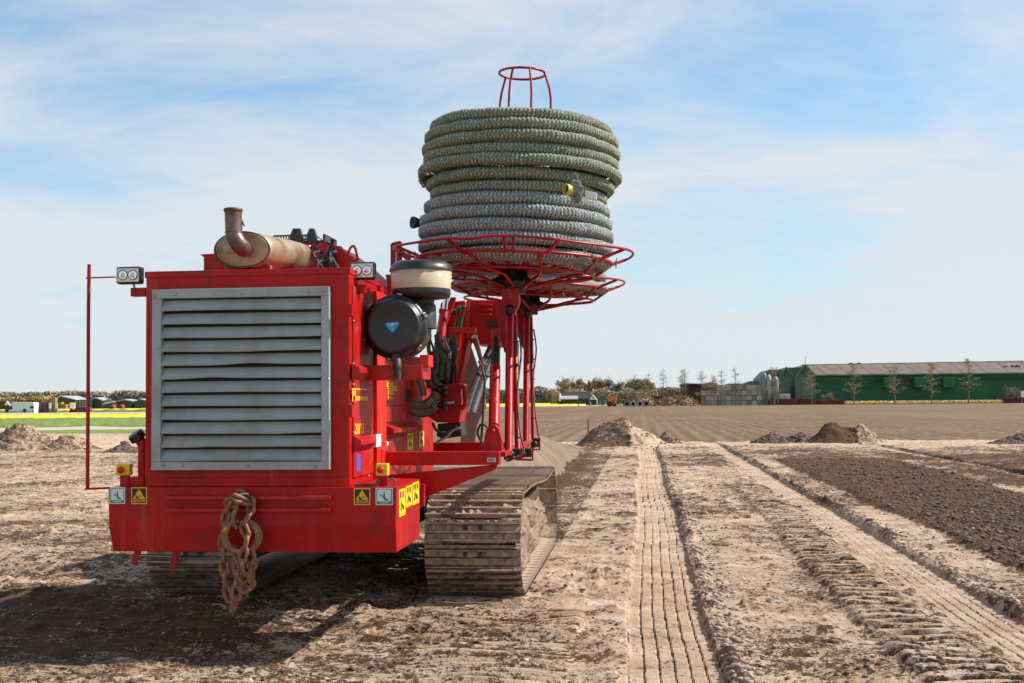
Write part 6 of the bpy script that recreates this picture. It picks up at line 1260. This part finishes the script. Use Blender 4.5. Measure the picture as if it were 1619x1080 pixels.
def wheels(t, xs, Y, r):
    for x in xs: c_ = at(x, 654, Y); mb = MB(); mb.lathe((c_.x, Y - .1, r + .28), (0, 1, 0), [(0, 0), (r, 0), (r, .25), (0, .25)], 18); w_ = place(mb, 'wheel', 'rubber', t); mb = MB(); mb.lathe((c_.x, Y - .13, r + .28), (0, 1, 0), [(0, 0), (r * .6, 0), (r * .6, .02)], 14); place(mb, 'rim', 'silo', w_)
wheels(t, (11, 39), VY, .36)
t = root_at('horse_trailer', 'maroon box trailer with white rear doors open on crates', 'trailer', 72, VY + 2); mb = MB(); bx(mb, 59.5, 77, 636.4, 653, VY + 2, 2.4); place(mb, 'body', 'maroon', t, .1)
for x in (64, 71): mb = MB(); bx(mb, x, x + .6, 637, 653, VY + 1.9, .1); place(mb, 'side_rib', 'silo', t)
for x in (77, 87): mb = MB(); bx(mb, x, x + 3.5, 637, 646, VY + 1.7, .15); d_ = place(mb, 'door_top', 'white', t); mb = MB(); bx(mb, x + .8, x + 2.6, 638.5, 641.5, VY + 1.6, .1); place(mb, 'door_window', 'glass', d_); mb = MB(); bx(mb, x, x + 3.5, 646, 654, VY + 1.7, .15); place(mb, 'door_bottom', 'silo', t)
mb = MB(); bx(mb, 80.5, 87, 637, 653, VY + 3, 1); place(mb, 'crate_load', 'crate_orange', t); wheels(t, (66,), VY + 2, .33)
for i, (x0, x1, y0, y1) in enumerate(((78, 87, 629, 636.3), (92, 97.5, 635.5, 646), (98, 104, 639, 646))):
    t = root_at('crate_stack', ('orange crate stack above the maroon trailer', 'tall narrow crate stack right of the maroon trailer', 'low crate stack beside the large shed')[i], 'crates', (x0 + x1) / 2, VY + 8, 'crate stacks by the van'); mb = MB(); n_ = max(1, round((y1 - y0) / 3.2))
    for k in range(n_):
        mb = MB(); h_ = (y1 - y0) / n_; bx(mb, x0, x1, y0 + k * h_ + .4, y0 + (k + 1) * h_, VY + 8, 1.1); place(mb, 'crate_box', 'crate_orange', t)
    if i == 0: mb = MB(); bx(mb, x0, x1, 636.5, 653, VY + 8, 1.1); place(mb, 'crate_base', 'crate_orange', t)
CYr = 240
t = root_at('red_car', 'dark red estate car parked beside the yellow tulips', 'car', 123, CYr); mb = MB(); ppoly(mb, [(109, 653), (108.5, 650), (110.5, 648.3), (117, 647), (121, 644), (126, 643), (135, 643), (138.5, 645.5), (140, 648), (140, 652.5), (137, 653.5), (112, 653.8)], CYr, 1.75); place(mb, 'body', 'car_red', t, .08)
mb = MB(); ppoly(mb, [(118.5, 647), (121.5, 644.6), (125.5, 644), (125.5, 647)], CYr - .04, .1); ppoly(mb, [(126.5, 647), (126.5, 644), (133.5, 644), (135.5, 646.8)], CYr - .04, .1); place(mb, 'side_window', 'glass', t); wheels(t, (113, 134), CYr, .33)
for i, (x, w_) in enumerate(((173, 6), (187, 6))):
    t = root_at('red_tractor', ('tiny red tractor before the low lean-to shed', 'tiny red implement before the low wide shed')[i], 'tractor', x, 320); mb = MB(); ppoly(mb, [(x, 645.5), (x, 643), (x + 2, 642.4), (x + 2.5, 639.6), (x + 5, 639.6), (x + w_, 643), (x + w_, 645.5)], 318, 1.8); place(mb, 'body', 'plate_red', t)
    for q in (x + 1, x + w_ - 1): c_ = at(q, 645, 318); mb = MB(); mb.lathe((c_.x, 317.8, .75), (0, 1, 0), [(0, 0), (.5, 0), (.5, .3), (0, .3)], 12); place(mb, 'wheel', 'rubber', t)

# ------------------------------------------------------------------ trees
def leaf_cloud(name, mat, pts, size, parent, seed, kind=None):
    rs_ = np.random.RandomState(seed); P = np.asarray(pts, float); n = len(P); d1 = rs_.normal(size=(n, 3)); d1 /= np.linalg.norm(d1, axis=1)[:, None]; d2 = np.cross(d1, rs_.normal(size=(n, 3))); d2 /= np.linalg.norm(d2, axis=1)[:, None]
    s = size * rs_.uniform(.5, 1.4, (n, 1)); V = np.stack([P - d1 * s, P + d2 * s * .5, P + d1 * s, P - d2 * s * .5], 1).reshape(-1, 3); Fm = np.arange(n * 4).reshape(n, 4)
    me = bpy.data.meshes.new(name); me.vertices.add(n * 4); me.vertices.foreach_set('co', V.ravel().astype(np.float32)); me.loops.add(n * 4); me.loops.foreach_set('vertex_index', Fm.ravel().astype(np.int32)); me.polygons.add(n); me.polygons.foreach_set('loop_start', (np.arange(n) * 4).astype(np.int32)); me.update(calc_edges=True); me.materials.append(MT[mat])
    o = link(name, me, parent)
    if kind: o['kind'] = kind
    return o
def young_tree(label, x, y_top, y_base, Y, seed, leafy=1.0, spread=1.0, grp='young roadside trees'):
    rd = random.Random(seed); p = at(x, y_base, Y); h = (y_base - y_top) / F * Y; t = empty('young_tree', label, 'tree', (p.x, Y, 0), grp)
    lean = rd.uniform(-.02, .02) * h; mb = MB(); mb.tube([(0, 0, 0), (lean * .3, 0, h * .35), (lean, 0, h * .98)], [.014 * h, .011 * h, .003 * h], 7); mb.build('trunk', 'bark_thin', t)
    mb = MB(); L_ = []
    for k in range(46):
        f = rd.uniform(.26, .97); a = rd.uniform(0, 6.28); ln = h * .27 * spread * (1.05 - f) ** .55 * rd.uniform(.55, 1.15); up = .12 + .75 * f
        s0 = Vector((lean * f, 0, h * f)); pts = [s0]; d = Vector((math.cos(a), math.sin(a), up * .6)).normalized()
        for q in range(4): pts.append(pts[-1] + d * ln / 4 + Vector((rd.uniform(-.05, .05), rd.uniform(-.05, .05), rd.uniform(-.04, .06))) * ln)
        mb.tube(pts, [.0045 * h * (1.1 - f) + .012, .010 + .002 * h * (1 - f), .016, .012, .008], 4, caps=False)
        for q in range(int(9 * leafy)): c = pts[rd.randint(1, 4)]; L_.append(c + Vector((rd.gauss(0, .25), rd.gauss(0, .25), rd.gauss(0, .16))))
        for q in range(5): c = pts[rd.randint(1, 4)]; e = Vector((rd.gauss(0, 1), rd.gauss(0, 1), rd.gauss(.3, .6))).normalized() * rd.uniform(.3, .8); mb.tube([c, c + e], [.012, .006], 3, caps=False)
    cr_ = mb.build('crown', 'bark_thin', t)
    leaf_cloud('buds', 'bud', L_, .13, cr_, seed)['kind'] = 'stuff'
yt = [(1049, 580, 638, .5, 'tall thin bare tree left of the crate stack, tallest of its pair'), (1026.5, 586, 638, .3, 'faint bare tree over the rings'), (1079, 582, 638, .45, 'forked bare tree before the brown shed'), (1083.5, 579, 638, .3, 'slim bare tree just right of the forked one'),
      (1110.5, 582, 639, .5, 'bare tree at the left end of the crate stack'), (1130, 592, 639, 1.0, 'budding low tree before the crate stack'), (1140.5, 582, 639, .5, 'bare tree before the middle of the crate stack'), (1163.5, 580, 640, .4, 'slim bare tree before the right half of the crate stack'),
      (1225, 576, 637, 1.4, 'budding tree in front of the silos'), (1283.5, 582, 637, 1.5, 'budding tree at the corner of the largest green barn'),
      (1350, 570, 635, 1.5, 'budding tree first along the long green wall'), (1415, 570, 635, 1.5, 'budding tree by the left green air unit'), (1473, 572, 635, 1.7, 'dense budding tree between two green air units'), (1532, 567, 635, 1.5, 'tallest budding tree, last along the long green wall')]
for i, (x, y0, y1, lf, lab) in enumerate(yt): young_tree(lab, x, y0, y1, D0 - 24 if x > 1200 else D0 - 26, 40 + i, lf, 1.25 if x > 1200 else .95)
def big_tree(label, x, y_top, Y, wpx, seed, mat, grp='trees in the grove'):
    rd = random.Random(seed); rs_ = np.random.RandomState(seed); p = at(x, 640, Y); h = at(x, y_top, Y).z; w_ = wpx / F * Y / 2; t = empty('broad_tree', label, 'tree', (p.x, Y, 0), grp)
    mb = MB(); mb.tube([(0, 0, 0), (rd.uniform(-.3, .3), 0, h * .4), (rd.uniform(-.5, .5), 0, h * .75)], [.35, .26, .10], 8)
    for k in range(14): f = rd.uniform(.2, .7); a = rd.uniform(0, 6.28); e = Vector((math.cos(a) * w_ * .7, math.sin(a) * w_ * .7, h * .28)); mb.tube([(0, 0, h * f), Vector((0, 0, h * f)) + e * .5, Vector((0, 0, h * f)) + e * Vector((1, 1, 1.15)).length / 1.8], [.14, .09, .03], 5, caps=False)
    mb.build('trunk', 'bark', t)
    L_ = []; cl_ = [(rd.uniform(-.75, .75) * w_, rd.uniform(-.75, .75) * w_, h * rd.uniform(.22, .88), rd.uniform(.28, .5) * w_) for k in range(34)]
    for (cx_, cy_, cz_, cr__) in cl_:
        if abs(cx_) / w_ + (cz_ / h - .55) * .9 > .95: continue
        v = rs_.normal(size=(150, 3)); v /= np.linalg.norm(v, axis=1)[:, None]; v *= (rs_.rand(150, 1) ** .45) * cr__; L_.append(v * (1, 1, 1.1) + (cx_, cy_, cz_))
    leaf_cloud('crown', mat, np.concatenate(L_), .26, t, seed)
    mb = MB()
    for k in range(40): a = rd.uniform(0, 6.28); z = rd.uniform(.5, .98) * h; c = Vector((math.cos(a) * w_ * .6 * rd.random(), math.sin(a) * w_ * .5, z)); mb.tube([c, c + Vector((rd.uniform(-.4, .4), 0, rd.uniform(.6, 1.6)))], [.05, .02], 3, caps=False)
    mb.build('twigs', 'bark', t)
bt = [(890, 597, 26, 'leaf_new', 'rounded greenish tree at the left end of the grove'), (906, 596, 18, 'leaf_new', 'pointed greenish tree second in the grove'), (917, 597, 15, 'leaf_brown', 'narrow brown tree above the farmhouse roof'), (930, 600, 18, 'leaf_brown', 'brown twiggy tree over the white gable'),
      (945, 595.5, 24, 'leaf_new', 'tallest rounded tree in the middle of the grove'), (963, 596.5, 18, 'leaf_brown', 'upright brown tree above the orange trailer'), (977, 603, 20, 'leaf_brown', 'low brown tree right of the trailer'), (991, 603, 18, 'leaf_brown', 'brown tree above the wood heap'),
      (1005, 596, 24, 'leaf_new', 'greenish tree behind the thin bare trees'), (1021, 598, 30, 'bud', 'yellow-brown broad tree at the right end of the grove'), (955, 615, 20, 'leaf_brown', 'low pinkish bush tree by the trailer'), (872, 617, 16, 'leaf_brown', 'low brown tree left of the grove')]
for i, (x, y, w_, m, lab) in enumerate(bt): big_tree(lab, x, y, 470 + (i * 37 % 40), w_, 70 + i, m)
# far woodland as masses
def far_wood(name, x0, x1, fn, Y, mat, n, seed, size, depth=25):
    rs_ = np.random.RandomState(seed); a = at(x0, 640, Y).x; b = at(x1, 640, Y).x; xs = rs_.uniform(a, b, n); pxs = x0 + (xs - a) / (b - a) * (x1 - x0); top = np.array([fn(q) for q in pxs]) ; hh = np.array([at(q, v_, Y).z for q, v_ in zip(pxs, top)])
    hh = hh * (1 + .16 * (vnoise(xs / 7, xs * 0, seed) - .5) + .10 * (vnoise(xs / 2.3, xs * 0, seed + 1) - .5)); z = hh * rs_.rand(n) ** .75
    return tag(leaf_cloud(name, mat, np.stack([xs, Y + rs_.uniform(0, depth, n) * (z / np.maximum(hh, .1)), z], -1), size, None, seed), kind='stuff')
def backing(name, x0, x1, fn, Y, mat, seed):
    pxs = np.linspace(x0, x1, 260); xs = np.array([at(q, 640, Y).x for q in pxs]); hh = np.array([at(q, fn(q) + 1.5, Y).z for q in pxs]) * (1 + .16 * (vnoise(xs / 7, xs * 0, seed) - .5))
    V_, U_ = np.meshgrid(np.linspace(0, 1, 8), np.arange(260)); X_ = xs[U_]; Z_ = hh[U_] * V_; Y_ = Y + 24 * V_ ** 2 + 3 * vnoise(X_ / 4, Z_ / 3, seed)
    tag(link(name, grid_mesh(name, X_, Y_, Z_, mat)), kind='stuff')
hl = lambda q: 621.5 + 1.2 * math.sin(q * .05) + .8 * math.sin(q * .17) - (1.5 if 180 < q < 205 else 0)
far_wood('far_woodland', -60, 260, hl, 640, 'wood_far', 26000, 1, 1.1); backing('far_woodland', -60, 260, hl, 650, 'wood_far', 1)
far_wood('hedgerow_trees', -40, 80, lambda q: 628.5 + 1.5 * math.sin(q * .21), 420, 'bud', 6000, 2, .6, 12)
hc = lambda q: 614.5 + 1.2 * math.sin(q * .08) + (2.0 if q > 860 else 0)
far_wood('far_woodland', 660, 905, hc, 760, 'wood_far', 12000, 3, 1.1); backing('far_woodland', 660, 905, hc, 775, 'wood_far', 3)
hr = lambda q: 613 + 1.5 * math.sin(q * .06) - (6 if 1090 < q < 1215 else 0) * (0.6 + .4 * math.sin(q * .13))
far_wood('far_woodland', 1000, 1225, hr, 620, 'wood_far', 15000, 4, .9); backing('far_woodland', 1000, 1225, lambda q: hr(q) + 1, 640, 'wood_far', 4)
far_wood('grove_undergrowth', 872, 1040, lambda q: 617 + 3 * math.sin(q * .15), 455, 'leaf_brown', 9000, 5, .4, 10)
far_wood('far_woodland', 1600, 1900, lambda q: 606, 700, 'wood_far', 6000, 6, 1.1)
# hedge, daffodils, bushes, sign
def hedge(label, x0, x1, yt_, Y, seed):
    a = at(x0, 640, Y).x; b = at(x1, 640, Y).x; h = at(x0, yt_, Y).z; rs_ = np.random.RandomState(seed); n = int((b - a) * 90); t = empty('beech_hedge', label, 'hedge', ((a + b) / 2, Y, 0), 'russet hedges by the green barns')
    P = np.stack([rs_.uniform(a, b, n) - (a + b) / 2, rs_.uniform(0, 1.2, n), h * rs_.rand(n) ** .7], -1); leaf_cloud('leaves', 'hedge', P, .13, t, seed); mb = MB(); mb.box((a - (a + b) / 2, .3, 0), (b - (a + b) / 2, .9, h * .85)); mb.build('branches', 'hedge', t)
hedge('russet hedge below the tanks and the pale gables', 1212, 1288, 629.5, D0 - 6, 3); hedge('russet clipped hedge at the start of the long green wall', 1290, 1337, 632, D0 - 8, 4); hedge('russet clipped hedge at the far right below the bush', 1578, 1700, 628, D0 - 12, 5)
rs_ = np.random.RandomState(9); a = at(1336, 640, D0 - 14).x; b = at(1582, 640, D0 - 14).x; n = 9000
tag(leaf_cloud('daffodil_row', 'tulip', np.stack([rs_.uniform(a, b, n), D0 - 14 + rs_.uniform(-1.2, 1.2, n), .15 + .75 * rs_.rand(n)], -1), .13, None, 9), kind='stuff')
tag(leaf_cloud('white_daffodils', 'white', np.stack([rs_.uniform(a, b, 1500), D0 - 15 + rs_.uniform(-1, 1, 1500), .3 + .6 * rs_.rand(1500)], -1), .12, None, 10), kind='stuff')
def bush(label, x, yt_, Y, w_, seed, mat='bark_thin'):
    p = at(x, 640, Y); h = at(x, yt_, Y).z; rd = random.Random(seed); t = empty('bare_bush', label, 'bush', (p.x, Y, 0), 'bare bushes by the green wall'); mb = MB(); W_ = w_ / F * Y / 2
    for k in range(70):
        e = Vector((rd.uniform(-1, 1) * W_, rd.uniform(-.5, .5) * W_, h * rd.uniform(.5, 1))); mb.tube([(rd.uniform(-.3, .3) * W_, 0, 0), e * .6 + Vector((0, 0, .1)), e], [.05, .03, .012], 3, caps=False)
    mb.build('branches', mat, t); leaf_cloud('twigs', 'leaf_brown', np.stack([np.array([rd.gauss(0, .45) * W_, rd.gauss(0, .3), h * (.62 + rd.gauss(0, .17))]) for k in range(500)]), .12, t, seed)['kind'] = 'stuff'
bush('pinkish bare bush behind the hedge at the barn corner', 1304, 624, D0 - 6, 9, 5); bush('taller pinkish bare bush beside the first', 1313, 621, D0 - 6, 12, 6); bush('rounded bare bush at the right edge', 1603, 611, D0 - 8, 26, 7)
t = root_at('white_sign', 'white sign panel at the right edge above the hedge', 'sign', 1618, D0 - 14); mb = MB(); bx(mb, 1614.5, 1634, 618, 628, D0 - 14, .3); place(mb, 'sign_panel', 'white', t); mb = MB(); bx(mb, 1616, 1616.8, 628, 640, D0 - 13.9, .2); place(mb, 'sign_post', 'silo', t)
